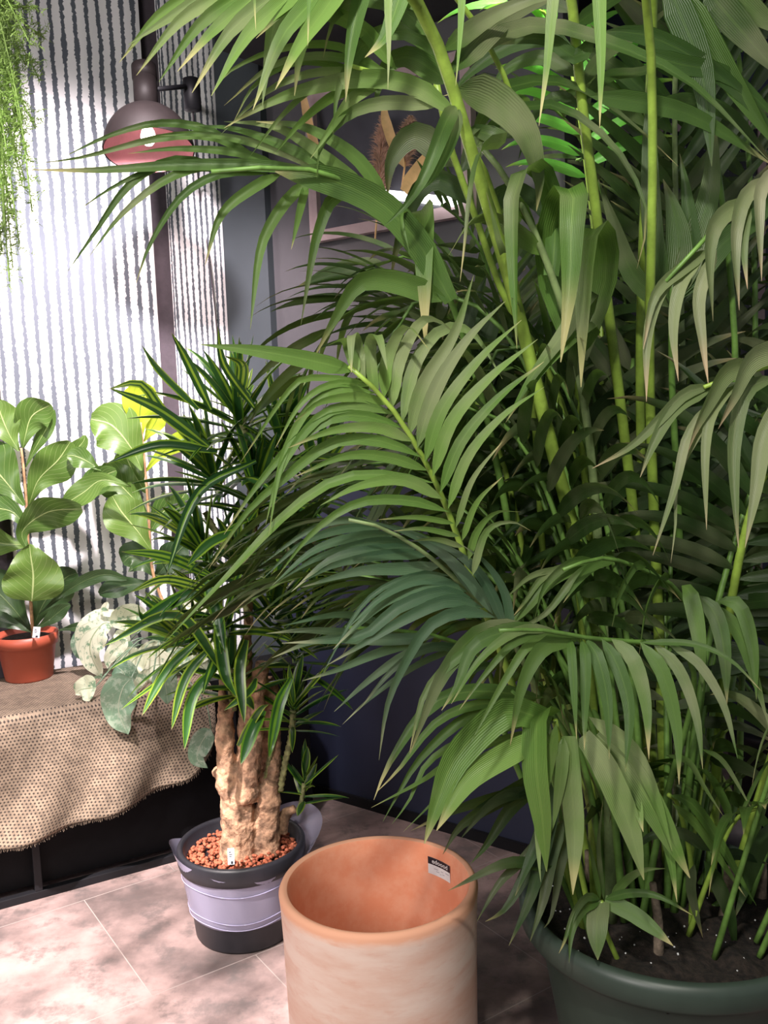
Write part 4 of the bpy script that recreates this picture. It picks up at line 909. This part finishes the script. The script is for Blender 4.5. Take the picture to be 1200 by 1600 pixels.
def head(px, py, Y, n, L, up=(0, 0, 1), seed=0, spread=1.0, w=.021, zmin=.0, g0=1.6):
    rg = random.Random(seed); c = at(px, py, Y); up = V(up).normalized(); e1 = up.orthogonal().normalized(); e2 = up.cross(e1); mb = MB()
    for i in range(n):
        k = i/n; a = i*2.39996+rg.uniform(-.3, .3); el = radians(85-78*(k**.75)*spread+rg.uniform(-10, 10))
        d = (e1*cos(a)+e2*sin(a))*cos(el)+up*sin(el); p = c+up*(.03-.10*k)
        l = L*rg.uniform(.75, 1.1)*(.65+.35*min(1, k*3)); P = hang(p, d, l, g0+rg.random()*3.2, 9)
        ribbon(mb, P, w*rg.uniform(.8, 1.2), hint=d.cross(up) if d.cross(up).length > .05 else None, prof=prof_drac, fold=.22, twist=rg.uniform(-.5, .5), n=9, rnd=(rg.random(), rg.random(), rg.random()))
    return mb
heads = [(372, 650, Yd+.02, 34, .27, (-.1, 0, 1)), (440, 690, Yd+.05, 32, .26, (.15, 0, 1)), (330, 740, Yd, 30, .26, (-.35, -.1, 1)), (400, 770, Yd-.03, 28, .24, (.05, -.1, 1)), (500, 745, Yd+.06, 26, .24, (.4, 0, 1)),
         (315, 860, Yd-.02, 26, .24, (-.4, -.1, 1)), (460, 850, Yd+.06, 26, .24, (.3, 0, 1)), (340, 960, Yd-.06, 26, .22, (-.35, -.3, 1)), (430, 950, Yd, 24, .22, (.2, -.1, 1)), (290, 1000, Yd-.03, 20, .22, (-.6, -.1, .8)),
         (362, 1055, Yd-.02, 20, .18, (0, -.1, 1)), (459, 1105, Yd, 24, .17, (.1, -.1, 1)), (476, 1222, Yd+.04, 14, .12, (.1, -.1, 1)), (498, 930, Yd+.08, 22, .22, (.4, 0, 1)), (470, 1010, Yd+.07, 20, .20, (.4, 0, 1)), (375, 880, Yd+.03, 22, .22, (0, 0, 1))]
for i, h in enumerate(heads):
    mb = head(*h, seed=100+i, w=.027 if i not in (11, 12) else .019); mb.build('leaf_rosette', M['drac'], drac)
mb = MB()
DL = [([(310, 640), (250, 580), (222, 540)], 11), ([(330, 700), (260, 650), (220, 600), (170, 608)], 16), ([(330, 640), (290, 560), (268, 520)], 14), ([(400, 640), (350, 570), (340, 510)], 12), ([(375, 620), (380, 570), (350, 555)], 16),
      ([(330, 700), (250, 640), (170, 606)], 15), ([(340, 705), (250, 695), (165, 725)], 15), ([(400, 720), (310, 770), (260, 900)], 14), ([(365, 830), (325, 850), (292, 885)], 16), ([(330, 900), (260, 870), (190, 862)], 16),
      ([(340, 925), (260, 905), (205, 925)], 14), ([(330, 910), (270, 940), (222, 968), (215, 938)], 20), ([(310, 1000), (260, 1050), (222, 1118)], 16), ([(340, 1040), (300, 1090), (288, 1172)], 17), ([(330, 1010), (290, 1060), (268, 1140)], 15),
      ([(350, 1050), (275, 960), (160, 1010)], 16), ([(372, 1165), (405, 1110), (420, 1100)], 12), ([(412, 1110), (395, 1140), (376, 1195)], 20), ([(455, 1060), (436, 1100), (424, 1160), (420, 1185)], 18), ([(385, 1000), (374, 1050), (382, 1130)], 18), ([(340, 960), (350, 1050), (370, 1090)], 20),
      ([(400, 1060), (390, 1080), (350, 1110)], 12), ([(320, 905), (340, 960), (352, 1020)], 20), ([(270, 990), (280, 1000), (240, 1070)], 14)]
for pts, w in DL: pleaf(mb, pts, w, Yd-.14, Yd-.22, prof=prof_drac)
mb.build('leaf_rosette', M['drac'], drac)
# small tag in pebbles
def card(name, c, w, h, mat, parent, tilt=.3, rz_=0, marks=True):
    mb = MB(); Mx = (Matrix.Rotation(rz_, 3, 'Z') @ Matrix.Rotation(-tilt, 3, 'X')); box(mb, c, (w, .0012, h), M=Mx); o = mb.build(name, mat, parent, smooth=False)
    if marks:
        mb = MB()
        for k, (dx, dz_, ww, hh) in enumerate([(-.15, .25, .3, .05), (-.05, .12, .45, .04), (-.1, 0, .35, .04), (.12, -.38, .3, .16)]):
            box(mb, V(c)+Mx @ V((dx*w, -.0012, dz_*h)), (ww*w, .0006, hh*h), M=Mx)
        q = mb.build('print', M['ink'], None, smooth=False); q.parent = o; q.location = (0, 0, 0)
    return o
c = at(361, 1338, Yd-.125); card('plant_label', c, .017, .040, M['white'], drac, .35, .1)

# ------------------------------------------------------------------ table, cloth
TA = radians(29); TD = V((cos(TA), sin(TA), 0)); TN = V((TD.y, -TD.x, 0)); tz = .555
q0 = onz(270, 1345, 0); q0.z = 0; TE = q0+TD*.22; TS = q0-TD*1.35; TW_ = .44
t = thing('display_table', (TS.x, TS.y, 0), 'low black metal display table with added black shade boards under the woven cloth', 'table')
def tb(a, b_, s, name, mat='blackmetal'):
    mb = MB(); a = V(a); b_ = V(b_); d = b_-a; c = (a+b_)/2
    if abs(d.z) > .01 and d.xy.length < .01: box(mb, c, (s, s, abs(d.z)), TA)
    else: box(mb, c, (d.length, s, s), atan2(d.y, d.x))
    return bevel(mb.build(name, M[mat], t, smooth=False), .002)
BK = -TN*TW_
mb = MB(); c = (TS+TE)/2+BK/2; box(mb, (c.x, c.y, tz-.0125), ((TE-TS).length, TW_, .025), TA); mb.build('table_top', M['blackmetal'], t, smooth=False)
tb(TS+V((0, 0, .012)), TE+V((0, 0, .012)), .024, 'base_rail')
pz = onz(55, 1385, 0); s_ = (pz-TS).dot(TD)
for P in (TS, TS+TD*s_, TE): tb(P+TD*0+V((0, 0, .024)), P+V((0, 0, tz-.025)), .022, 'leg')
for P in (TS+BK, TE+BK): tb(P+V((0, 0, 0)), P+V((0, 0, tz-.025)), .022, 'leg')
mb = MB(); c = (TS+TE)/2-TN*.03; box(mb, (c.x, c.y, .28), ((TE-TS).length-.03, .008, .50), TA); mb.build('front_shade_board', M['shadeboard'], t, smooth=False)  # added boards, front and side, paint the shade under the table
mb = MB(); c = TE-TD*.02+BK/2; box(mb, (c.x, c.y, .28), (.008, TW_-.05, .50), TA); mb.build('side_shade_board', M['shadeboard'], t, smooth=False)
mb = MB(); box(mb, TE+TD*.16+BK*.30+V((0, 0, .27)), (.24, .22, .54), TA); bx_ = mb.build('black_shade_block', M['shadeboard'], smooth=False); tag(bx_, 'plain black block added as the shade beyond the end of the cloth-covered table', 'shade block')  # added block paints the shade past the table end
# cloth
mb = MB(); nu, nv = 150, 60; Lc = (TE-TS).length+.03; top_v = 26; rg = random.Random(2)
ce = TE+TD*.0
endp = (onz(332, 1085, tz)-TS).dot(TD)
for i in range(nu+1):
    s = Lc*i/nu - .0
    s = s*(endp+.03)/Lc
    drop = .435-.17*(s/endp)**1.5*1.0
    if s > endp-.06: drop -= (s-(endp-.06))**2*8
    for j in range(nv+1):
        if j <= top_v:
            b = TW_*.97*(1-j/top_v); p = TS+TD*s-TN*b; z = tz+.004+.003*noise.noise(V((s*9, b*9, 0)))
            p = p+V((0, 0, z)); L_ = TW_*.97-b
        else:
            k = (j-top_v)/(nv-top_v); L_ = drop*k
            fold = (.028*sin(s*26+k*1.4)+.018*sin(s*11+1.5))*k**.8
            skew = -.22*k*k*.6
            p = TS+TD*(s+skew*L_*1.2)+TN*(.014+.018*min(1, k*5)+fold*.8+.05*k+.012)+V((0, 0, tz+.004-L_))
            L_ += TW_*.97
        mb.v.append(p); 
UV = {}
for i in range(nu):
    for j in range(nv):
        def uvf(i_, j_):
            s = (endp+.03)*i_/nu
            dr = .435-.17*(s/endp)**1.5
            Lq = TW_*.97*j_/top_v if j_ <= top_v else TW_*.97+dr*(j_-top_v)/(nv-top_v)
            return (s, Lq)
        a0 = i*(nv+1)+j
        mb.face([a0, a0+nv+1, a0+nv+2, a0+1], [uvf(i, j), uvf(i+1, j), uvf(i+1, j+1), uvf(i, j+1)])
cl = mb.build('tablecloth', M['weave']); tag(cl, 'coarse tan and black woven cloth draped over the display table', 'tablecloth')
m = cl.modifiers.new('solid', 'SOLIDIFY'); m.thickness = .003
hem = [mb.v[i*(nv+1)+nv] for i in range(nu+1)]
fm = MB(); rg = random.Random(5)
for i in range(nu):
    for k in range(3):
        p = V(hem[i]).lerp(V(hem[i+1]), k/3); q = p+V((rg.uniform(-.004, .004), 0, -rg.uniform(.006, .012))); tube(fm, [p, q], .0009, 3, False)
fo = fm.build('fringe', M['weave'], None); fo.parent = cl; fo['kind'] = 'stuff'

# ------------------------------------------------------------------ broad leaves
def prof_fig(v): 
    a = sin(pi*min(1, max(0, v))**1.25*.97+.03)**.62
    return max(.015, a*(.48+.52*min(1, max(0, (v-.2)/.45))))
def prof_heart(v): return max(.015, (sin(pi*min(1, v**.62)))**.7)
def broad(mb, pts, wpx, Y0, Y1=None, hint=None, prof=prof_fig, fold=.10, wave=.05, twist=0):
    P = pxpath(pts, Y0, Y1); ribbon(mb, P, wpx/F*Y0*1.05, hint=hint, n=18, prof=prof, fold=fold, twist=twist, cols=8, wave=wave)
def small_pot(t, c, r, h, mat, z0, lip=.2):
    mb = MB(); lathe(mb, [(0, 0), (r*.72, 0), (r*.74, .004), (r*.90, h*(1-lip)), (r*.98, h*(1-lip)+.003), (r, h), (r*.93, h), (r*.90, h*.9), (0, h*.88)], (c.x, c.y, z0), 56); mb.build('pot', M[mat], t)
    mb = MB(); lathe(mb, [(0, h*.90), (r*.5, h*.91), (r*.9, h*.89)], (c.x, c.y, z0), 30); mb.build('soil', M['soil'], t)
zt_ = tz+.008
g1 = onz(46, 1058, zt_); R1 = 49/F*g1.y*1.0
fig = thing('potted_fiddle_leaf_fig', (g1.x, g1.y, zt_), 'fiddle leaf fig in a rust-red plastic pot at the left end of the table', 'potted plant', 'fiddle leaf figs on the table')
small_pot(fig, g1, R1, .148, 'rust', zt_, .26)
mb = MB(); P = pxpath([(52, 1000), (48, 940), (44, 860), (42, 800), (37, 735), (33, 700)], g1.y); tube(mb, P, [.006-.002*i/(len(P)-1) for i in range(len(P))], 8); mb.build('stem', M['brownstem'], fig)
Yg = g1.y
def leafset(parent, L, mat, Y):
    for a in L:
        mb = MB(); k = a[2] if len(a) > 2 else {}; broad(mb, a[0], a[1], Y+k.pop('dy', 0), **k); mb.build('leaf', M[mat], parent)
leafset(fig, [([(50, 940), (52, 900), (48, 870), (46, 850)], 88, dict(prof=prof_heart, dy=-.08)),
              ([(44, 860), (35, 830), (75, 800), (128, 795)], 62, dict(dy=-.06)), ([(45, 790), (60, 750), (90, 720), (110, 690)], 62, dict(dy=.03)),
              ([(38, 790), (15, 760), (-10, 730), (-40, 690)], 80, dict(dy=-.02)), ([(36, 700), (40, 680), (50, 650), (80, 632)], 55, dict(dy=0.02)), ([(40, 730), (55, 700), (75, 665), (84, 640)], 22, dict(dy=.05)),
              ([(30, 705), (15, 680), (2, 650), (-5, 625)], 55, dict(dy=0)), ([(44, 830), (20, 800), (-20, 790), (-60, 760)], 60, dict(dy=-.04)), ([(70, 735), (110, 710), (130, 690), (132, 680)], 26, dict(dy=.06)),
              ([(46, 850), (10, 850), (-30, 840), (-70, 820)], 70, dict(dy=.04)), ([(100, 790), (130, 770), (160, 745), (182, 735)], 42, dict(dy=.02))], 'fig', Yg)
leafset(fig, [([(50, 985), (70, 940), (100, 905), (120, 895)], 60, dict(dy=.05)), ([(48, 985), (20, 950), (-10, 920), (-40, 900)], 70, dict(dy=.04)), ([(50, 988), (20, 975), (0, 968), (-30, 970)], 26, dict(dy=-.06)), ([(52, 985), (75, 970), (100, 950), (110, 945)], 24, dict(dy=-.06)),
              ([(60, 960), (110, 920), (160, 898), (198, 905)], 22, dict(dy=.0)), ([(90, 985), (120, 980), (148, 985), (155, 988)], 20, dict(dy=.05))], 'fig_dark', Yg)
c = at(57, 988, Yg-R1*.95-.012); card('plant_label', c, .026, .034, M['white'], fig, .3, -.3)
g2 = onz(242, 1000, zt_) ; g2 = V((-.70, 3.02, zt_))
fig2 = thing('potted_fiddle_leaf_fig', g2, 'fiddle leaf fig with a glowing yellow-green top leaf, behind the strappy-leaved plant', 'potted plant', 'fiddle leaf figs on the table')
small_pot(fig2, g2, .075, .11, 'blackpot', zt_)
Yh = g2.y
mb = MB(); P = catmull([V((g2.x, g2.y, zt_+.12)), at(240, 900, Yh), at(232, 800, Yh), at(226, 720, Yh), at(220, 660, Yh)], 6); tube(mb, P, [.006-.003*i/(len(P)-1) for i in range(len(P))], 8); mb.build('stem', M['brownstem'], fig2)
leafset(fig2, [([(222, 735), (205, 700), (175, 665), (142, 655)], 78, dict(dy=-.03)), ([(228, 800), (200, 770), (170, 740), (158, 728)], 60, dict(dy=.02)), ([(236, 860), (215, 830), (190, 800), (175, 775)], 66, dict(dy=-.02)), ([(158, 735), (135, 720), (115, 712), (105, 712)], 34, dict(dy=-.05)),
              ([(205, 760), (160, 750), (130, 770), (98, 790)], 40, dict(dy=-.1)), ([(228, 770), (215, 750), (200, 720), (195, 700)], 50, dict(dy=.05)), ([(235, 830), (255, 800), (275, 790), (290, 770)], 56, dict(dy=.03))], 'fig', Yh)
leafset(fig2, [([(221, 682), (218, 655), (222, 625), (236, 602)], 60, dict(dy=0)), ([(225, 690), (240, 665), (250, 645), (252, 640)], 30, dict(dy=.02)), ([(225, 740), (250, 710), (280, 690), (318, 672)], 30, dict(dy=.02))], 'fig_lime', Yh)
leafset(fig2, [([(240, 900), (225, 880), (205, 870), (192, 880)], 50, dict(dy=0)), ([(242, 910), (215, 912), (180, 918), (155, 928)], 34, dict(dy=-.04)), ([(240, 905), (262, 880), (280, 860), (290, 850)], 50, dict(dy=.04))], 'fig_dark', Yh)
# variegated trailing plant
g3 = onz(262, 1040, zt_); 
var = thing('potted_philodendron', (g3.x, g3.y, zt_), 'silvery cream variegated heart-leaved plant spilling over the table edge', 'potted plant')
small_pot(var, g3, .05, .07, 'blackpot', zt_)
Yv = g3.y-.12
leafset(var, [([(178, 975), (160, 975), (140, 1010), (158, 1060)], 56, dict(prof=prof_heart)), ([(195, 985), (200, 965), (220, 962), (228, 975)], 50, dict(prof=prof_heart)), ([(252, 1005), (235, 1020), (215, 1030), (200, 1018)], 34, dict(prof=prof_heart, dy=-.02)),
              ([(262, 970), (280, 985), (295, 990), (300, 985)], 46, dict(prof=prof_heart)), ([(290, 1000), (270, 1010), (250, 1000), (238, 990)], 40, dict(prof=prof_heart)), ([(285, 945), (305, 950), (320, 960), (325, 968)], 34, dict(prof=prof_heart, dy=.05)),
              ([(150, 1075), (140, 1075), (125, 1078), (118, 1085)], 40, dict(prof=prof_heart, dy=-.22)), ([(232, 1045), (222, 1060), (212, 1075), (205, 1095)], 16, dict(prof=prof_heart, dy=-.26)), ([(265, 1050), (275, 1065), (272, 1080)], 20, dict(prof=prof_heart)),
              ([(168, 940), (163, 955), (175, 958), (205, 953)], 12, dict(prof=prof_heart)), ([(182, 985), (190, 998), (180, 1020), (175, 1035)], 26, dict(prof=prof_heart)), ([(310, 1035), (320, 1045), (335, 1050), (345, 1048)], 30, dict(prof=prof_heart, dy=.02))], 'silver', Yv)
leafset(var, [([(225, 1020), (205, 1035), (200, 1060), (212, 1078)], 44, dict(prof=prof_heart, dy=-.05)), ([(270, 1040), (240, 1040), (225, 1060), (230, 1085)], 46, dict(prof=prof_heart, dy=-.06)), ([(255, 985), (245, 970), (225, 972), (212, 985)], 34, dict(prof=prof_heart, dy=-.03)), ([(300, 1010), (290, 1020), (275, 1030), (255, 1028)], 34, dict(prof=prof_heart, dy=-.03)), ([(270, 1030), (262, 1045), (250, 1060), (240, 1062)], 26, dict(prof=prof_heart, dy=-.04)), ([(200, 1000), (185, 1010), (170, 1030), (168, 1045)], 24, dict(prof=prof_heart, dy=-.05)), ([(318, 990), (322, 1005), (315, 1025), (305, 1035)], 34, dict(prof=prof_heart))], 'silver', Yv)
leafset(var, [([(205, 1060), (192, 1075), (185, 1110), (200, 1148)], 56, dict(prof=prof_heart, dy=-.29)), ([(180, 1040), (195, 1055), (185, 1085), (175, 1090)], 40, dict(prof=prof_heart, dy=-.2)), ([(200, 1030), (190, 1010), (180, 1020), (195, 1060)], 34, dict(prof=prof_heart)),
              ([(240, 1050), (255, 1060), (260, 1080), (262, 1100)], 38, dict(prof=prof_heart, dy=-.24)), ([(140, 985), (125, 1000), (122, 1020), (128, 1030)], 26, dict(prof=prof_heart, dy=.05)), ([(330, 1140), (315, 1160), (308, 1185), (325, 1200)], 34, dict(prof=prof_heart, dy=-.22)),
              ([(165, 1060), (155, 1070), (170, 1080), (180, 1085)], 26, dict(prof=prof_heart)), ([(230, 1010), (240, 1035), (235, 1060), (225, 1075)], 36, dict(prof=prof_heart, dy=.02)), ([(290, 1020), (300, 1040), (290, 1060), (280, 1075)], 34, dict(prof=prof_heart, dy=.03))], 'silver_green', Yv)
mb = MB()
P = pxpath([(270, 1040), (300, 1070, Yv-.12), (322, 1100, Yv-.20), (330, 1140, Yv-.22)], Yv); tube(mb, [V((g3.x, g3.y, zt_+.07))]+P, .002, 6)
for e in [(205, 1060, Yv-.28), (180, 1045, Yv-.2), (240, 1050, Yv-.23), (150, 1072, Yv-.21), (170, 1040), (195, 1010), (240, 1010), (270, 1000), (200, 1080), (150, 1070), (260, 1060)]:
    P = [V((g3.x, g3.y, zt_+.07)), (V((g3.x, g3.y, zt_+.12))+at(e[0], e[1], e[2] if len(e) > 2 else Yv))/2+V((0, 0, .03)), at(e[0], e[1], e[2] if len(e) > 2 else Yv)]; tube(mb, catmull(P, 6), .0022, 6)
mb.build('stem', M['silver_green'], var)

# ------------------------------------------------------------------ wall lamp
LY = 2.78
lc = at(233, 236, LY); rS = 66/F*LY*1.02
lamp = thing('wall_lamp', at(302, 150, 3.0), 'black dome wall lamp with rose lining and glowing bulb on an arm', 'lamp')
ax = (EYE-lc); ax.z = 0; ax.normalize(); side = V((0, 0, 1)).cross(ax)
Mx = Matrix.Rotation(radians(16), 3, side*-1) if False else Matrix.Rotation(radians(-14), 3, side)
def dome(r, k=1.05): return [(r, 0), (r*1.01, .004)]+[(r*cos(radians(a)), r*k*sin(radians(a))) for a in range(8, 90, 6)]+[(.001, r*k)]
mb = MB(); lathe(mb, dome(rS), lc, 64, Mx); mb.build('lamp_shade', M['shade'], lamp)
mb = MB(); lathe(mb, [(r*.975, z*.975+.001) for r, z in dome(rS)][::-1], lc, 64, Mx); o = mb.build('shade_lining', M['shade_in'], lamp); o['label'] = 'rose-pink inside of the shade'
mb = MB(); top = lc+Mx @ V((0, 0, rS*1.03)); tube(mb, [top, top+Mx @ V((0, 0, .10))], .034, 24); tube(mb, [top+Mx @ V((0, 0, .09)), top+Mx @ V((0, 0, .13))], .036, 24); mb.build('socket', M['shade'], lamp)
mb = MB(); tube(mb, [top+Mx @ V((.0, 0, .055)), at(290, 135, 2.92)], .007, 10); mb.build('arm', M['blackmetal'], lamp)
mb = MB(); kp = at(300, 148, 2.95); tube(mb, [kp+V((0, 0, .05)), kp+V((0, 0, .045)), kp-V((0, 0, .045)), kp-V((0, 0, .05))], [.014, .026, .026, .012], 16); 
wl = plane_hit(303, 165, C0+LN*.035, LN); tube(mb, [kp, wl], .012, 10); mb.build('wall_bracket', M['blackmetal'], lamp)
mb = MB(); P = catmull([kp-V((0, 0, .05)), plane_hit(312, 300, C0+LN*.045, LN), plane_hit(330, 430, C0+LN*.045, LN), plane_hit(342, 560, C0+LN*.045, LN), plane_hit(352, 800, C0+LN*.045, LN)], 8); tube(mb, P, .0028, 6); mb.build('cord', M['mauve'], lamp)
bp_ = lc+Mx @ V((0, 0, rS*.34)); mb = MB(); lathe(mb, [(.001, -.026), (.012, -.023), (.020, -.012), (.022, 0), (.019, .014), (.011, .032), (.011, .075)], bp_, 24, Mx); mb.build('bulb', M['bulb'], lamp)
light('lamp_bulb_light', 'SPOT', lc+Mx @ V((0, 0, -.012)), lc+V((-.03, .16, -.5)), 26, (1, .80, .80), .03, 150, .6)

# ------------------------------------------------------------------ hanging feathery fern, top-left
fe = thing('hanging_asparagus_fern', at(-60, -160, 1.5), 'feathery light green fern trailing down at the upper left edge', 'hanging plant')
mb = MB(); hp = at(-90, -140, 1.5); lathe(mb, [(0, -.13), (.09, -.13), (.12, 0), (.125, 0), (.125, .01), (.11, .01), (0, -.01)], hp, 40); mb.build('pot', M['blackpot'], fe)
mb = MB(); tube(mb, [hp+V((0, 0, .0)), hp+V((0, 0, HC-hp.z+.0))], .003, 6); mb.build('hanging_cord', M['blackmetal'], fe)
rg = random.Random(12)
for si in range(26):
    x0_ = -60+rg.uniform(-30, 40); x1_ = [20, 45, 60, 30, 10, 50, 70, 0, 25, 15, 35, 8, 55, 40, 5][si % 15]-si//15*12; y1_ = [420, 250, 120, 380, 300, 330, 60, 400, 200, 440, 290, 350, 200, 100, 250][si % 15]-si//15*50
    Yf = 1.5+rg.uniform(-.12, .12)
    P, T = resample(catmull([hp+V((0, 0, .01)), at(x0_, -60, Yf), at((x0_+x1_)/2+15, y1_*.45, Yf), at(x1_, y1_, Yf)], 8), 44)
    st = MB(); tube(st, P, .0012, 4)
    mb = MB()
    for k in range(8, 45):
        for tw in range(3):
            d = V((rg.gauss(0, 1), rg.gauss(0, .8), rg.gauss(-.1, .7))).normalized(); L_ = rg.uniform(.015, .045)*(1-.4*k/44); b_ = P[k]
            for nd in range(10):
                q = b_+d*L_*nd/9; dd = (d*.5+V((rg.gauss(0, 1), rg.gauss(0, 1), rg.gauss(0, 1)))*.7).normalized()*rg.uniform(.005, .011); sd = dd.cross(V((rg.random(), rg.random(), rg.random()))).normalized()*.0009
                b0 = len(mb.v); mb.v += [q-sd, q+sd, q+dd]; mb.face([b0, b0+1, b0+2])
    o = mb.build('fern_frond', M['fern'], fe); s_ = st.build('stem', M['fern'], None); s_.parent = o

for si in range(16):  # added fronds out of view, to throw dappled shade on cloth and floor
    a_ = rg.uniform(2.2, 4.6); L_ = rg.uniform(.35, .85); dn = rg.uniform(.3, .75); d = V((cos(a_), sin(a_)*.5, 0))
    P, T = resample(catmull([hp+V((0, 0, .01)), hp+d*L_*.45+V((0, 0, .10)), hp+d*L_*.85+V((0, 0, -dn*.25)), hp+d*L_+V((0, 0, -dn))], 8), 40)
    st = MB(); tube(st, P, .0014, 4); mb = MB()
    for k in range(5, 41):
        for tw in range(5):
            d2 = V((rg.gauss(0, 1), rg.gauss(0, .8), rg.gauss(-.1, .7))).normalized()*rg.uniform(.03, .07)
            for nd in range(7):
                q = P[k]+d2*nd/6; dd = V((rg.gauss(0, 1), rg.gauss(0, 1), rg.gauss(0, 1))).normalized()*rg.uniform(.008, .016); sd = dd.cross(V((rg.random(), rg.random(), rg.random()))).normalized()*.0016
                b0 = len(mb.v); mb.v += [q-sd, q+sd, q+dd]; mb.face([b0, b0+1, b0+2])
    o = mb.build('fern_frond', M['fern'], fe); s_ = st.build('stem', M['fern'], None); s_.parent = o

# ------------------------------------------------------------------ dried leaf blades in front of the pane
for (pts, w, lab) in [([(472, 140), (484, 200), (500, 250), (516, 283)], 13, 'curved golden dried leaf blade left of the pampas plumes'),
                      ([(600, 168), (603, 190), (616, 230), (632, 262)], 14, 'pale dried leaf tip between the two pampas plumes'),
                      ([(632, 300), (655, 270), (668, 255), (690, 235)], 26, 'broad golden dried leaf right of the pampas plumes')]:
    mb = MB(); P = catmull([wr(a[0], a[1], .12) for a in pts], 6); ribbon(mb, P, w/F*3.1, n=12, prof=prof_strap, fold=.1)
    o = mb.build('dried_leaf', M['dryleaf']); tag(o, lab, 'dried leaf', 'dried leaf blades')

# children of palm fronds: keep stalks in the same frame as their frond
for o in list(bpy.data.objects):
    if o.parent and o.parent.type == 'MESH' and o.name.split('.')[0] in ('stalk', 'stem', 'plastic_crease', 'fringe', 'print', 'black_band', 'small_print', 'lettering'):
        # mesh data is in world coordinates; cancel every ancestor's offset
        bpy.context.view_layer.update()
        o.location = (0, 0, 0); o.matrix_parent_inverse = o.parent.matrix_world.inverted()
print('objects', len(bpy.data.objects))
